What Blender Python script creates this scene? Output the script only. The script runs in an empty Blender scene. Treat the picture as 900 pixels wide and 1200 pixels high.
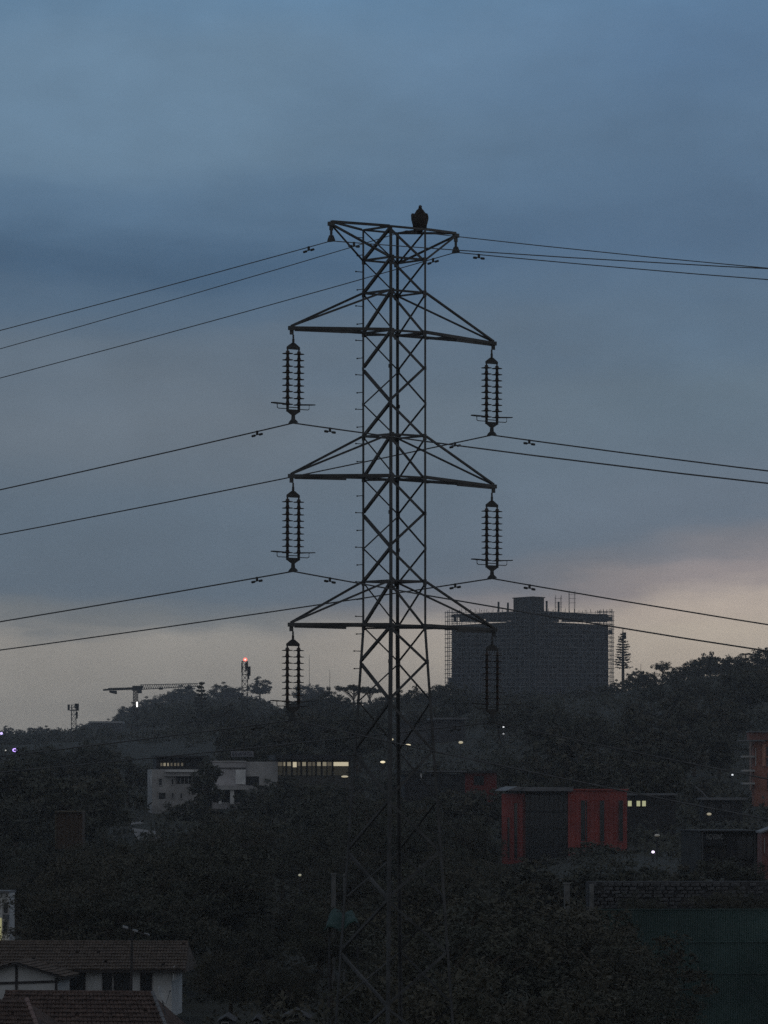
import bpy, bmesh, math, random
import numpy as np
from mathutils import Vector, Matrix
S = bpy.context.scene
COL = S.collection
R = math.radians
rnd = random.Random(7)

# ------------------------------------------------------------------ camera
F = 5500.0                                   # focal length in photo pixels (photo 900 x 1200)
PITCH = math.atan(320 / F)                   # true horizon lies at photo row 920
cam_d = bpy.data.cameras.new('camera'); cam = bpy.data.objects.new('camera', cam_d); COL.objects.link(cam)
cam_d.sensor_fit = 'HORIZONTAL'; cam_d.sensor_width = 24.0; cam_d.lens = 24.0 * F / 900
cam_d.clip_start = 0.5; cam_d.clip_end = 30000
cam.location = (0, 0, 0); cam.rotation_euler = (math.pi / 2 + PITCH, 0, 0)
S.camera = cam
S.render.resolution_x, S.render.resolution_y = 768, 1024

# ------------------------------------------------------------------ light, sky, exposure
S.view_settings.view_transform = 'Standard'; S.view_settings.look = 'None'
S.view_settings.exposure = 0.0; S.view_settings.gamma = 1.0; S.view_settings.use_curve_mapping = False
SUN_EL, SUN_AZ = R(2.0), R(35)               # sun just down behind the ridge on the right
sd = bpy.data.lights.new('sun', 'SUN'); sd.energy = 0.04; sd.angle = R(20); sd.color = (1, .84, .7)
so = bpy.data.objects.new('sun', sd); COL.objects.link(so)
so.rotation_euler = (math.pi / 2 - SUN_EL, 0, math.pi - SUN_AZ); so.location = (300, 900, 300)

def lin(r, g, b):
    f = lambda c: c / 12.92 if c <= .04045 else ((c + .055) / 1.055) ** 2.4
    return (f(r / 255), f(g / 255), f(b / 255), 1)

def build_world():
    w = bpy.data.worlds.new('World'); S.world = w; w.use_nodes = True
    nt = w.node_tree; nt.nodes.clear(); N = nt.nodes.new; L = nt.links.new
    out = N('ShaderNodeOutputWorld'); bg = N('ShaderNodeBackground'); L(bg.outputs[0], out.inputs[0])
    bg.inputs[1].default_value = 0.1
    tc = N('ShaderNodeTexCoord'); sep = N('ShaderNodeSeparateXYZ'); L(tc.outputs['Generated'], sep.inputs[0])
    def M(op, a, b=None, c=None, clamp=False):
        n = N('ShaderNodeMath'); n.operation = op; n.use_clamp = clamp
        for i, v in enumerate((a, b, c)):
            if v is None: continue
            if hasattr(v, 'links'): L(v, n.inputs[i])
            else: n.inputs[i].default_value = v
        return n.outputs[0]
    el = M('MULTIPLY', M('ARCSINE', sep.outputs[2]), 180 / math.pi)
    az = M('MULTIPLY', M('ARCTAN2', sep.outputs[0], sep.outputs[1]), 180 / math.pi)
    def noise(sx, sy, off, detail, rough=.5):
        cb = N('ShaderNodeCombineXYZ'); L(M('MULTIPLY', az, sx), cb.inputs[0]); L(M('MULTIPLY', el, sy), cb.inputs[1]); cb.inputs[2].default_value = off
        n = N('ShaderNodeTexNoise'); n.inputs['Scale'].default_value = 1; n.inputs['Detail'].default_value = detail
        n.inputs['Roughness'].default_value = rough; L(cb.outputs[0], n.inputs['Vector'])
        return M('SUBTRACT', n.outputs[0], .5)
    n1 = noise(.16, .45, 3.1, 3); n2 = noise(.35, 1.1, 9.3, 5, .55); n3 = noise(.5, 2.6, 5.7, 4, .55)
    # cloud deck edge wanders with the noise
    elw = M('ADD', el, M('ADD', M('MULTIPLY', n1, .9), M('ADD', M('MULTIPLY', n2, .6), M('MULTIPLY', n3, .45))))
    # the bright gap climbs towards the right
    elw = M('SUBTRACT', elw, M('MULTIPLY', M('MINIMUM', M('MAXIMUM', az, 0.0), 8.0), .115))
    fac = M('POWER', M('DIVIDE', M('MAXIMUM', elw, 0.0), 90.0, clamp=True), .5)
    def ramp(stops):
        r = N('ShaderNodeValToRGB'); cr = r.color_ramp
        cr.interpolation = 'EASE'
        while len(cr.elements) > 1: cr.elements.remove(cr.elements[-1])
        for i, (e, c) in enumerate(stops):
            p = (max(e, 0) / 90) ** .5
            k = cr.elements[0] if i == 0 else cr.elements.new(p)
            k.position = p; k.color = lin(*c)
        L(fac, r.inputs[0]); return r.outputs[0]
    left = ramp(((0, (154, 152, 146)), (.9, (165, 162, 155)), (1.75, (164, 161, 155)), (2.05, (122, 129, 134)), (2.4, (98, 115, 131)), (3.3, (98, 116, 133)),
                 (4.3, (106, 120, 134)), (5.2, (100, 117, 134)), (5.8, (84, 108, 132)), (6.4, (70, 98, 126)), (7.1, (89, 118, 146)), (7.8, (104, 132, 157)), (8.8, (107, 136, 162)), (10, (99, 133, 164)),
                 (14, (98, 122, 146)), (30, (106, 114, 124)), (90, (112, 115, 119))))
    right = ramp(((0, (188, 177, 163)), (.9, (198, 186, 171)), (1.5, (204, 192, 177)), (1.8, (200, 187, 175)), (2.12, (156, 149, 151)), (2.4, (124, 129, 139)), (2.75, (105, 121, 138)),
                  (4.3, (101, 122, 140)), (5.2, (92, 116, 139)), (6.2, (83, 111, 140)), (7.3, (91, 120, 149)), (8.6, (90, 121, 153)), (10, (93, 128, 161)),
                  (14, (98, 122, 146)), (30, (106, 114, 124)), (90, (112, 115, 119))))
    side = M('ADD', M('MULTIPLY', M('ADD', az, 1.6), .19), M('MULTIPLY', n2, .35), clamp=True)
    # the bright gap under the deck faces the set sun; round the back the deck closes
    mix = N('ShaderNodeMixRGB'); L(side, mix.inputs[0]); L(left, mix.inputs[1]); L(right, mix.inputs[2])
    # the glow belongs to the west, ahead; behind the camera the overcast is a plain dull grey
    back = M('SMOOTH_MIN', M('SMOOTH_MAX', M('MULTIPLY', M('SUBTRACT', .35, sep.outputs[1]), .9), 0.0, .2), 1.0, .2)
    mixb = N('ShaderNodeMixRGB'); L(back, mixb.inputs[0]); L(mix.outputs[0], mixb.inputs[1]); mixb.inputs[2].default_value = lin(110, 113, 117)
    mix = mixb
    br = M('ADD', 1.0, M('ADD', M('MULTIPLY', noise(.42, .7, 21.0, 4, .5), .42), M('MULTIPLY', noise(1.6, 3.2, 33.0, 5, .6), .10)))
    sky = N('ShaderNodeTexSky'); sky.sky_type = 'NISHITA'; sky.sun_disc = False; sky.sun_elevation = SUN_EL; sky.sun_rotation = SUN_AZ
    vm = N('ShaderNodeVectorMath'); vm.operation = 'SCALE'; L(mix.outputs[0], vm.inputs[0]); L(M('MULTIPLY', br, 9.6), vm.inputs['Scale'])
    vs = N('ShaderNodeVectorMath'); vs.operation = 'SCALE'; L(sky.outputs[0], vs.inputs[0]); vs.inputs['Scale'].default_value = .03
    ad = N('ShaderNodeVectorMath'); ad.operation = 'ADD'; L(vm.outputs[0], ad.inputs[0]); L(vs.outputs[0], ad.inputs[1])
    L(ad.outputs[0], bg.inputs[0])
build_world()

# ------------------------------------------------------------------ helpers
def ray(px, py):
    u, v = (px - 450) / F, (600 - py) / F
    c, s = math.cos(PITCH), math.sin(PITCH)
    return Vector((u, c - v * s, s + v * c))
def P(px, py, D):
    d = ray(px, py); return d * (D / d.y)
def row_of(z, D): return 920 - z * F / D      # near enough for planning

MATS = {}
def mat(name, col, rough=.8, nscale=3.0, var=.25, bump=0.0, metal=0.0, emit=None, estr=0.0, spec=.3):
    if name in MATS: return MATS[name]
    m = bpy.data.materials.new(name); m.use_nodes = True; MATS[name] = m
    nt = m.node_tree; b = nt.nodes['Principled BSDF']; N = nt.nodes.new; L = nt.links.new
    b.inputs['Roughness'].default_value = rough; b.inputs['Metallic'].default_value = metal
    b.inputs['Specular IOR Level'].default_value = spec
    tc = N('ShaderNodeTexCoord'); n = N('ShaderNodeTexNoise'); n.inputs['Scale'].default_value = nscale; n.inputs['Detail'].default_value = 5
    L(tc.outputs['Object'], n.inputs['Vector'])
    r = N('ShaderNodeValToRGB'); r.color_ramp.elements[0].position = .3; r.color_ramp.elements[1].position = .7
    r.color_ramp.elements[0].color = (*[c * (1 - var) for c in col], 1); r.color_ramp.elements[1].color = (*[min(1, c * (1 + var)) for c in col], 1)
    L(n.outputs[0], r.inputs[0]); L(r.outputs[0], b.inputs['Base Color'])
    if bump:
        bp = N('ShaderNodeBump'); bp.inputs['Strength'].default_value = bump; L(n.outputs[0], bp.inputs['Height']); L(bp.outputs[0], b.inputs['Normal'])
    if emit:
        b.inputs['Emission Color'].default_value = (*emit, 1); b.inputs['Emission Strength'].default_value = estr
    return m

STEEL = mat('weathered_steel', (.07, .072, .075), .65, 2.0, .45)
STEEL_DARK = mat('dark_steel', (.05, .051, .053), .6, 3, .3)
CABLE = mat('cable_aluminium', (.09, .09, .095), .6)
PORC = mat('brown_glazed_porcelain', (.06, .045, .04), .3, 6, .2)
BARK = mat('bark', (.09, .075, .06), .9, 6, .4)
LEAF = [mat('leaf_dark_green', (.085, .088, .068), .8, .6, .3), mat('leaf_olive', (.09, .085, .065), .8, .6, .3), mat('leaf_deep_green', (.078, .084, .07), .8, .6, .3)]
CONC = mat('raw_concrete', (.045, .048, .05), .9, .3, .2)
NETM = mat('scaffold_net_grey', (.05, .055, .058), .9, .2, .25)
HOLE = mat('unlit_opening', (.02, .021, .023), .6)
GLASS = mat('dark_window_glass', (.035, .04, .045), .15, 2, .2, spec=.5)
WHITE = mat('white_plaster', (.78, .78, .78), .9, .8, .15)
WHITE_H = mat('white_painted_wall', (.72, .73, .74), .9, .8, .12)
GREYW = mat('grey_plaster', (.46, .45, .45), .9, .5, .3)
LILAC = mat('pale_mauve_plaster', (.54, .52, .535), .9, .5, .2)
REDW = mat('red_painted_wall', (.36, .085, .075), .9, .5, .25)
ORANGEW = mat('orange_brick_wall', (.38, .17, .125), .9, .5, .25)
ROOFM = mat('grey_metal_roof', (.19, .195, .21), .6, .5, .2)
TILE = mat('brown_clay_tile', (.12, .095, .08), .9, 3, .35)
TILE2 = mat('red_clay_tile', (.11, .075, .064), .9, 3, .45)
TIMBER = mat('dark_timber', (.06, .055, .055), .8, 4, .3)
DGREY = mat('dark_grey_paint', (.04, .04, .042), .7, 1, .2)
STONE = mat('grey_stone', (.12, .122, .13), .95, 2.5, .5, .3)
MORTAR = mat('dark_mortar', (.07, .07, .074), .95, 3, .3)
GREENF = mat('green_sheet', (.07, .12, .115), .8, .35, .4)
TARP = mat('green_tarpaulin', (.022, .06, .053), .9, 1, .2)
FEATHER = mat('dark_feathers', (.045, .04, .038), .8, 20, .3)
SKIN = mat('bird_bare_skin', (.10, .08, .075), .7)

def link(name, me, m=None, parent=None):
    o = bpy.data.objects.new(name, me); COL.objects.link(o)
    if m is not None and len(me.materials) == 0: me.materials.append(m)
    if parent is not None: o.parent = parent
    return o
def wloc(o):
    v = Vector((0, 0, 0))
    while o is not None: v += o.location; o = o.parent
    return v
def tag(o, label=None, cat=None, group=None, kind=None):
    if label: o['label'] = label
    if cat: o['category'] = cat
    if group: o['group'] = group
    if kind: o['kind'] = kind
    return o
def thing(name, label, cat, loc, group=None):
    o = bpy.data.objects.new(name, None); o.empty_display_size = .3; COL.objects.link(o); o.location = loc
    return tag(o, label, cat, group)
def copy_tree(o, parent=None):
    c = o.copy(); COL.objects.link(c)
    if parent is not None: c.parent = parent
    for ch in list(o.children): copy_tree(ch, c)
    return c

class MB:
    """collects shapes in world coordinates; build() links them as ONE mesh object"""
    def __init__(s): s.v = []; s.f = []
    def add(s, vs, fs):
        k = len(s.v); s.v += [Vector(v) for v in vs]; s.f += [tuple(i + k for i in f) for f in fs]; return s
    def hexa(s, b, t):                                     # two quads
        return s.add(list(b) + list(t), [(3, 2, 1, 0), (4, 5, 6, 7)] + [(i, (i + 1) % 4, (i + 1) % 4 + 4, i + 4) for i in range(4)])
    def box(s, c, size, X=(1, 0, 0), Y=(0, 1, 0), Z=(0, 0, 1)):
        c = Vector(c); X = Vector(X) * size[0] / 2; Y = Vector(Y) * size[1] / 2; Z = Vector(Z) * size[2] / 2
        q = [(-1, -1), (1, -1), (1, 1), (-1, 1)]
        return s.hexa([c + X * a + Y * b - Z for a, b in q], [c + X * a + Y * b + Z for a, b in q])
    def bar(s, p, q, w, h, side=(0, 0, 1)):
        p = Vector(p); q = Vector(q); d = (q - p).normalized(); sd = Vector(side)
        x = d.cross(sd)
        if x.length < 1e-4: x = d.cross(Vector((1, .3, 0)))
        x.normalize(); y = x.cross(d)
        return s.box((p + q) / 2, (w, h, (q - p).length), x, y, d)
    def angle(s, p, q, w, n1, n2, t=None):                 # L section with flanges towards n1 and n2
        p = Vector(p); q = Vector(q); d = (q - p).normalized(); t = t or max(.012, w * .16)
        n1 = Vector(n1); n1 = (n1 - d * n1.dot(d)).normalized(); n2 = Vector(n2); n2 = n2 - d * n2.dot(d); n2 = (n2 - n1 * n2.dot(n1)).normalized()
        pr = [(0, 0), (w, 0), (w, t), (t, t), (t, w), (0, w)]
        a = [p + n1 * x + n2 * y for x, y in pr]; b = [q + n1 * x + n2 * y for x, y in pr]
        return s.add(a + b, [(5, 4, 3, 2, 1, 0), (6, 7, 8, 9, 10, 11)] + [(i, (i + 1) % 6, (i + 1) % 6 + 6, i + 6) for i in range(6)])
    def tube(s, pts, r, n=8, cap=True):
        pts = [Vector(p) for p in pts]; rr = r if isinstance(r, (list, tuple)) else [r] * len(pts)
        vs, fs = [], []
        for i, p in enumerate(pts):
            d = (pts[min(i + 1, len(pts) - 1)] - pts[max(i - 1, 0)]).normalized()
            x = d.cross(Vector((0, 0, 1)))
            if x.length < .05: x = d.cross(Vector((0, 1, 0)))
            x.normalize(); y = d.cross(x)
            for k in range(n):
                a = 2 * math.pi * k / n; vs.append(p + (x * math.cos(a) + y * math.sin(a)) * rr[i])
        for i in range(len(pts) - 1):
            for k in range(n): fs.append((i * n + k, i * n + (k + 1) % n, (i + 1) * n + (k + 1) % n, (i + 1) * n + k))
        if cap: fs += [tuple(range(n - 1, -1, -1)), tuple(range((len(pts) - 1) * n, len(pts) * n))]
        return s.add(vs, fs)
    def lathe(s, c, prof, n=16):                            # prof: (r, z) from top to bottom
        c = Vector(c); vs, fs = [], []
        for r, z in prof:
            for k in range(n):
                a = 2 * math.pi * k / n; vs.append(c + Vector((r * math.cos(a), r * math.sin(a), z)))
        for i in range(len(prof) - 1):
            for k in range(n): fs.append((i * n + (k + 1) % n, i * n + k, (i + 1) * n + k, (i + 1) * n + (k + 1) % n))
        fs += [tuple(range(n)), tuple(range(len(prof) * n - 1, (len(prof) - 1) * n - 1, -1))]
        return s.add(vs, fs)
    def prism(s, poly, depth):                              # polygon points (world) extruded along depth vector
        n = len(poly); a = [Vector(p) for p in poly]; b = [p + Vector(depth) for p in a]
        return s.add(a + b, [tuple(range(n)), tuple(range(2 * n - 1, n - 1, -1))] + [(i + n, (i + 1) % n + n, (i + 1) % n, i) for i in range(n)])
    def sphere(s, c, r, n=10, m=6, sc=(1, 1, 1)):
        c = Vector(c); vs = [c + Vector((0, 0, r * sc[2]))]; fs = []
        for i in range(1, m):
            t = math.pi * i / m
            for k in range(n):
                a = 2 * math.pi * k / n; vs.append(c + Vector((r * sc[0] * math.sin(t) * math.cos(a), r * sc[1] * math.sin(t) * math.sin(a), r * sc[2] * math.cos(t))))
        vs.append(c - Vector((0, 0, r * sc[2])))
        for k in range(n):
            fs.append((0, 1 + k, 1 + (k + 1) % n)); fs.append((len(vs) - 1, 1 + (m - 2) * n + (k + 1) % n, 1 + (m - 2) * n + k))
        for i in range(m - 2):
            for k in range(n): fs.append((1 + i * n + k, 1 + (i + 1) * n + k, 1 + (i + 1) * n + (k + 1) % n, 1 + i * n + (k + 1) % n))
        return s.add(vs, fs)
    def build(s, name, m, parent=None, smooth=False):
        o0 = wloc(parent) if parent is not None else Vector((0, 0, 0))
        me = bpy.data.meshes.new(name); me.from_pydata([v - o0 for v in s.v], [], s.f); me.update()
        if smooth:
            me.polygons.foreach_set('use_smooth', [True] * len(me.polygons))
        o = link(name, me, m, parent); return o

# ------------------------------------------------------------------ terrain
KD = [20, 115, 200, 232, 247, 300, 400, 500, 650, 800, 1000, 1200, 1500, 2000, 2600, 3500, 5000]
COLS = {
    0:   [-13, -13.5, -12.5, -12, -12, -11.5, -10.5, -8.6, -4, 1.5, 7, 10, 12, 16, 20, 16, 0],
    110: [-13, -13.5, -12.5, -12, -12, -11.5, -10.5, -8.6, -4, 1.5, 7, 11, 14, 19, 27, 18, 0],
    200: [-13, -13.5, -12.5, -12, -12, -11.5, -10.5, -8.6, -4, 1.5, 8, 13, 20, 29, 43, 22, 0],
    290: [-13, -13.5, -12.5, -12, -12, -11.5, -10.5, -8.6, -4, 2, 9, 14, 21, 30, 48, 22, 0],
    335: [-13, -13.5, -12.5, -12, -12, -11.5, -10.5, -8.6, -4, 2, 9, 14, 21, 28, 38, 20, 0],
    370: [-13, -13.5, -12.5, -12, -12, -11.5, -10.5, -8.6, -4, 2, 9, 15, 22, 30, 47, 20, 0],
    450: [-13, -13.5, -12.5, -12, -12, -11.5, -10.5, -8.6, -4, 3, 11, 19, 22, 26, 30, 18, 0],
    600: [-13, -13.5, -12.8, -12.3, -12, -11.5, -10, -8.6, -3, 5, 14, 21, 27, 30, 28, 18, 0],
    700: [-13, -13.5, -13, -12.8, -6.9, -6.8, -6.8, -7.2, -2.5, 6, 17, 22.5, 28, 31, 28, 18, 0],
    800: [-13, -13.5, -13, -12.8, -6.9, -6.8, -6.8, -7, -2.5, 6.5, 18, 26.5, 28, 28, 26, 18, 0],
    900: [-13, -13.5, -13, -12.8, -6.9, -6.8, -6.8, -7, -2.5, 7, 19, 29, 30, 29, 26, 18, 0],
}
CX = np.array(sorted(COLS)); CZ = np.array([COLS[k] for k in sorted(COLS)], float)
def ground_z(x, D):
    px = 450 + F * x / max(D, 20.0)
    zc = [np.interp(D, KD, CZ[i]) for i in range(len(CX))]
    return float(np.interp(px, CX, zc))
def G(px, D):
    x = (px - 450) / F * D; return Vector((x, D, ground_z(x, D)))

def build_ground():
    Ds = [-150, -60, 0] + list(np.geomspace(20, 5200, 130)) ; Ds += [228, 232, 236, 240, 244, 248]; Ds = sorted(Ds)
    ss = list(np.concatenate([np.linspace(-.5, -.1, 14), np.linspace(-.095, .095, 90), np.linspace(.1, .5, 14)]))
    vs = []; r = random.Random(3)
    for D in Ds:
        for s in ss:
            x = s * (max(D, 0) + 60 * math.exp(-max(D, 0) / 200) + (0 if D > 0 else 60)); z = ground_z(x, D)
            vs.append((x, D, z + (math.sin(x * .13 + D * .05) + math.sin(x * .041 - D * .09)) * .12))
    n = len(ss); fs = [(i * n + j, i * n + j + 1, (i + 1) * n + j + 1, (i + 1) * n + j) for i in range(len(Ds) - 1) for j in range(n - 1)]
    me = bpy.data.meshes.new('ground'); me.from_pydata(vs, [], fs); me.update()
    me.polygons.foreach_set('use_smooth', [True] * len(me.polygons))
    o = link('ground', me, mat('rough_grass_and_earth', (.035, .036, .027), .95, .25, .4, .2)); tag(o, kind='structure', label='dark grassy valley floor and hillsides under the trees')
build_ground()

# ------------------------------------------------------------------ pylon
PX = .021                                              # metres per photo pixel at the pylon
DT = 115.5
C0 = P(462, 920, DT); C0.z = 0
A = Vector((-.7815, -.624, 0)).normalized()                 # towards the near (left) cross-arm tips
W = Vector((.624, -.7815, 0)).normalized()                  # along the line, towards the camera side
H = .562
ZR = lambda row: (920 - row) * PX
def half(z):
    k = ZR(735)
    return H if z >= k else H * (1 + (k - z) * .07 / (38 * PX))
CORN = {'L': (1, -1), 'F': (1, 1), 'R': (-1, 1), 'B': (-1, -1)}
def node(c, row):
    z = ZR(row); h = half(z); i, j = CORN[c]
    return Vector((C0.x, C0.y, z)) + A * h * i + W * h * j
UP = Vector((0, 0, 1))

def build_pylon():
    gz = ground_z(C0.x, C0.y) + .1
    base_row = 920 - gz / PX
    t = thing('transmission_tower', 'tall steel lattice pylon with three pairs of cross-arms, in front of everything', 'pylon', (C0.x, C0.y, gz))
    for c, (i, j) in CORN.items():
        m = MB(); n1, n2 = -A * i, -W * j
        m.angle(node(c, 266), node(c, 512), .054, n1, n2); m.angle(node(c, 512), node(c, 735), .060, n1, n2); m.angle(node(c, 735), node(c, base_row), .074, n1, n2)
        lg = m.build('leg', STEEL, t)
        MB().box(node(c, base_row) , (.5, .5, .5)).build('foundation_block', CONC, lg)
        if c == 'L':
            for k in range(42):
                row = 276 + k * 20.3
                p = node('L', row); d = (-W if k % 2 else A); d = d.normalized()
                MB().tube([p - d * .03, p + d * .19], .011, 6).tube([p + d * .185, p + d * .21], .02, 6).build('step_bolt', STEEL_DARK, lg)
    # bracing: each section starts at the F leg going down
    secs = [[268, 304], [304, 343], [343, 390], [390, 431, 473, 512], [512, 561], [561, 602, 643, 683], [683, 735],
            [735, 776, 822, 880, 937, 997, 1052, 1115, 1175, 1240, 1310, min(1385, base_row - 8)]]
    for sec in secs:
        for k in range(len(sec) - 1):
            r0, r1 = sec[k], sec[k + 1]
            for near, far, out in (('F', 'L', A), ('F', 'R', W), ('L', 'B', -W), ('R', 'B', -A)):
                a, b = (near, far) if k % 2 == 0 else (far, near)
                w = .066 if near == 'F' else .034
                p, q = node(a, r0), node(b, r1); d = (q - p).normalized()
                e = .012 if near == 'F' else -.0
                p = p + d * .03 - out * .014; q = q - d * .03 - out * .014
                MB().angle(p, q, w, d.cross(out), -out).build('brace', STEEL, t)
    for row in (268, 304, 343, 390, 512, 561, 683, 735):
        for a, b, out in (('F', 'L', A), ('F', 'R', W), ('L', 'B', -W), ('R', 'B', -A)):
            p, q = node(a, row), node(b, row); d = (q - p).normalized()
            MB().angle(p + d * .03 - out * .016, q - d * .03 - out * .016, .05, UP, -out).build('horizontal_member', STEEL, t)
        p, q = node('L', row), node('R', row); d = (q - p).normalized()
        if row in (390, 561, 735): MB().bar(p + d * .06 - UP * .03, q - d * .06 - UP * .03, .04, .04).build('plan_brace', STEEL, t)
    for row in (304, 343, 390, 512, 561, 683, 735):
        for c, (i, j) in CORN.items():
            p = node(c, row)
            MB().box(p - A * i * .05 + W * j * .006, (.11, .012, .15), A, W, UP).build('gusset_plate', STEEL, t)
    for row in (431, 473, 602, 643, 776, 822, 880, 937):
        for c, (i, j) in CORN.items():
            MB().box(node(c, row) - W * j * .04 + A * i * .006, (.012, .07, .09), A, W, UP).build('gusset_plate', STEEL, t)
    tips = {}
    def arm(side, row_u, row_l, row_tip, reach, name, thick):
        cs = ('L', 'F') if side > 0 else ('B', 'R')
        tip = Vector((C0.x, C0.y, ZR(row_tip))) + A * side * reach
        ar = bpy.data.objects.new('cross_arm', None); COL.objects.link(ar); ar.parent = t
        for c in cs:
            j = CORN[c][1]; off = W * j * .03
            for row, w, nm in ((row_u, .05 if thick else .06, 'upper_chord'), (row_l, thick or .05, 'lower_chord')):
                if not thick: nm = 'upper_chord' if row == row_u else 'lower_chord'
                p = node(c, row); q = tip + off + UP * (.03 if nm == 'upper_chord' else -.03); d = (q - p).normalized()
                MB().angle(p + d * .02, q, w, d.cross(W * j) * (1 if side * j > 0 else -1), -W * j).build(nm, STEEL, ar)
        # lacing in the plane of the lower chords
        pl, pr = node(cs[0], row_l), node(cs[1], row_l)
        if thick:
            prev = None
            for k, f in enumerate((.3, .52, .7, .84)):
                a = pl.lerp(tip, f); b = pr.lerp(tip, f); MB().bar(a - UP * .005, b - UP * .005, .035, .035).build('lacing_bar', STEEL, ar)
                if prev: MB().bar((prev[0] if k % 2 else prev[1]) + UP * .02, (b if k % 2 else a) + UP * .02, .03, .03).build('lacing_bar', STEEL, ar)
                prev = (a, b)
            # doubled plate on the outer half of the near lower chord
            j = CORN[cs[1]][1]; a = pr.lerp(tip, .45); b = pr.lerp(tip, .97)
            MB().bar(a - UP * .055, b - UP * .035, .012, .075).build('splice_plate', STEEL, ar)
        MB().box(tip, (.16, .09, .10), A, W, UP).box(tip - UP * .10, (.10, .03, .12), A, W, UP).build('tip_plate', STEEL, ar)
        return tip
    for row_u, row_l, row_tip, k in ((343, 390, 392.5, 1), (512, 561, 564, 2), (683, 735, 735.5, 3)):
        for s in (1, -1): tips[(s, k)] = arm(s, row_u, row_l, row_tip, 3.19, 'cross_arm', .075)
    for s in (1, -1): tips[(s, 0)] = arm(s, 268, 304, 267, 1.975, 'peak_arm', 0)
    return tips
TIPS = build_pylon()

# ------------------------------------------------------------------ insulators
def build_insulator(tip):
    t = thing('insulator_set', 'x', 'insulator', tip)
    o = Vector(tip)
    MB().tube([o - UP * .10, o - UP * .22], .022, 8).tube([o - UP * .2, o - UP * .33], .03, 8).build('shackle', STEEL_DARK, t)
    yo = [o + A * a + UP * z for a, z in ((-.05, -.30), (.05, -.30), (.20, -.40), (.20, -.46), (-.20, -.46), (-.20, -.40))]
    MB().prism([p + W * .01 for p in yo], -W * .02).build('yoke_plate', STEEL_DARK, t)
    dm = None
    for s in (1, -1):
        c = o + A * s * .172
        st = MB().tube([c - UP * .42, c - UP * .56], .02, 8).tube([c - UP * .50, c - UP * 1.98], .035, 8).build('insulator_string', STEEL_DARK, t)
        for k in range(9):
            z = -.565 - k * .1545
            if dm is None:
                d = MB().lathe((0, 0, 0), [(.03, .07), (.042, .065), (.047, .028), (.065, .016), (.128, .007), (.136, -.002), (.13, -.010), (.09, -.008), (.03, -.012)], 16).build('disc', PORC, None, True); d.parent = st; dm = d.data
            else: d = link('disc', dm, None, st)
            d.location = (c.x - o.x, c.y - o.y, z)
    for s in (1, -1):
        z = -1.79; b = A * s
        pts = [o + b * .18 + UP * z, o + b * .40 + W * .10 + UP * z, o + b * .62 + W * .07 + UP * (z + .010), o + b * .66 + UP * (z + .012), o + b * .62 - W * .07 + UP * (z + .010), o + b * .40 - W * .10 + UP * z, o + b * .18 + UP * z]
        MB().tube(pts, .0125, 6).tube([o + b * .2 + UP * (z - .12), o + b * .45 + UP * (z - .12), o + b * .485 + UP * (z - .10), o + b * .49 + UP * z], .011, 6).build('arcing_horn', STEEL_DARK, t)
    yo = [o + A * a + UP * z for a, z in ((-.20, -1.92), (.20, -1.92), (.20, -1.97), (.05, -2.06), (-.05, -2.06), (-.20, -1.97))]
    MB().prism([p + W * .01 for p in yo], -W * .02).tube([o + A * .172 - UP * 1.87, o - A * .172 - UP * 1.87], .012, 6).build('yoke_plate', STEEL_DARK, t)
    cl = [o + W * a + UP * z for a, z in ((-.04, -2.06), (.04, -2.06), (.05, -2.16), (.12, -2.20), (.17, -2.25), (-.17, -2.25), (-.12, -2.20), (-.05, -2.16))]
    MB().prism([p + A * .025 for p in cl], -A * .05).build('suspension_clamp', STEEL_DARK, t)
    return t
first = None
LV = {1: 'upper', 2: 'middle', 3: 'lowest'}
for k in (1, 2, 3):
    for s in (1, -1):
        if first is None: first = o = build_insulator(TIPS[(s, k)] - UP * .06 - A * s * .05)
        else: o = copy_tree(first); o.location = TIPS[(s, k)] - UP * .06 - A * s * .05
        tag(o, 'twin string of ribbed disc insulators hanging from the %s arm on the %s' % (LV[k], 'left' if s > 0 else 'right'), 'insulator', 'insulator sets under the pylon arms')

def build_wire(at, label, group, r, s_left, s_right, damp=1.45, cat='power cable', dampers=(1, 1)):
    at = Vector(at); t = thing('power_cable', label, cat, at, group)
    def pt(u):
        if u < 0: return at + W * u - UP * (s_left * -u - s_left / 250 * u * u)
        return at + W * u - UP * (s_right * u - s_right / 250 * u * u)
    m = MB(); us = [-90, -60, -40, -28, -20, -14, -9, -5, -2, -.8, -.3, 0, .3, .8, 2, 5, 9, 14, 20, 28, 36]
    m.tube([pt(u) for u in us], r, 8).build('cable', CABLE, t, True)
    for sgn, on in zip((-1, 1), dampers):
        if not on: continue
        p = pt(sgn * damp); d = (pt(sgn * damp + .1) - p).normalized()
        dn = MB().box(p - UP * .03, (.05, .04, .10), d, A, UP).tube([p - UP * .085 - d * .15, p - UP * .08, p - UP * .085 + d * .15], .011, 6).build('vibration_damper', STEEL_DARK, t)
        for q in (-1, 1):
            MB().tube([p - UP * .088 + d * q * .095, p - UP * .088 + d * q * .20], .030, 8).build('damper_weight', STEEL_DARK, dn)
    return t
for k in (1, 2, 3):
    for s in (1, -1):
        build_wire(TIPS[(s, k)] - UP * 2.31 - A * s * .05, 'conductor cable sagging away from the %s insulator on the %s' % (LV[k], 'left' if s > 0 else 'right'), 'conductor cables on the pylon', .017, (.083, .073, .068)[k - 1] if s > 0 else (.079, .065, .06)[k - 1], .148)
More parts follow.
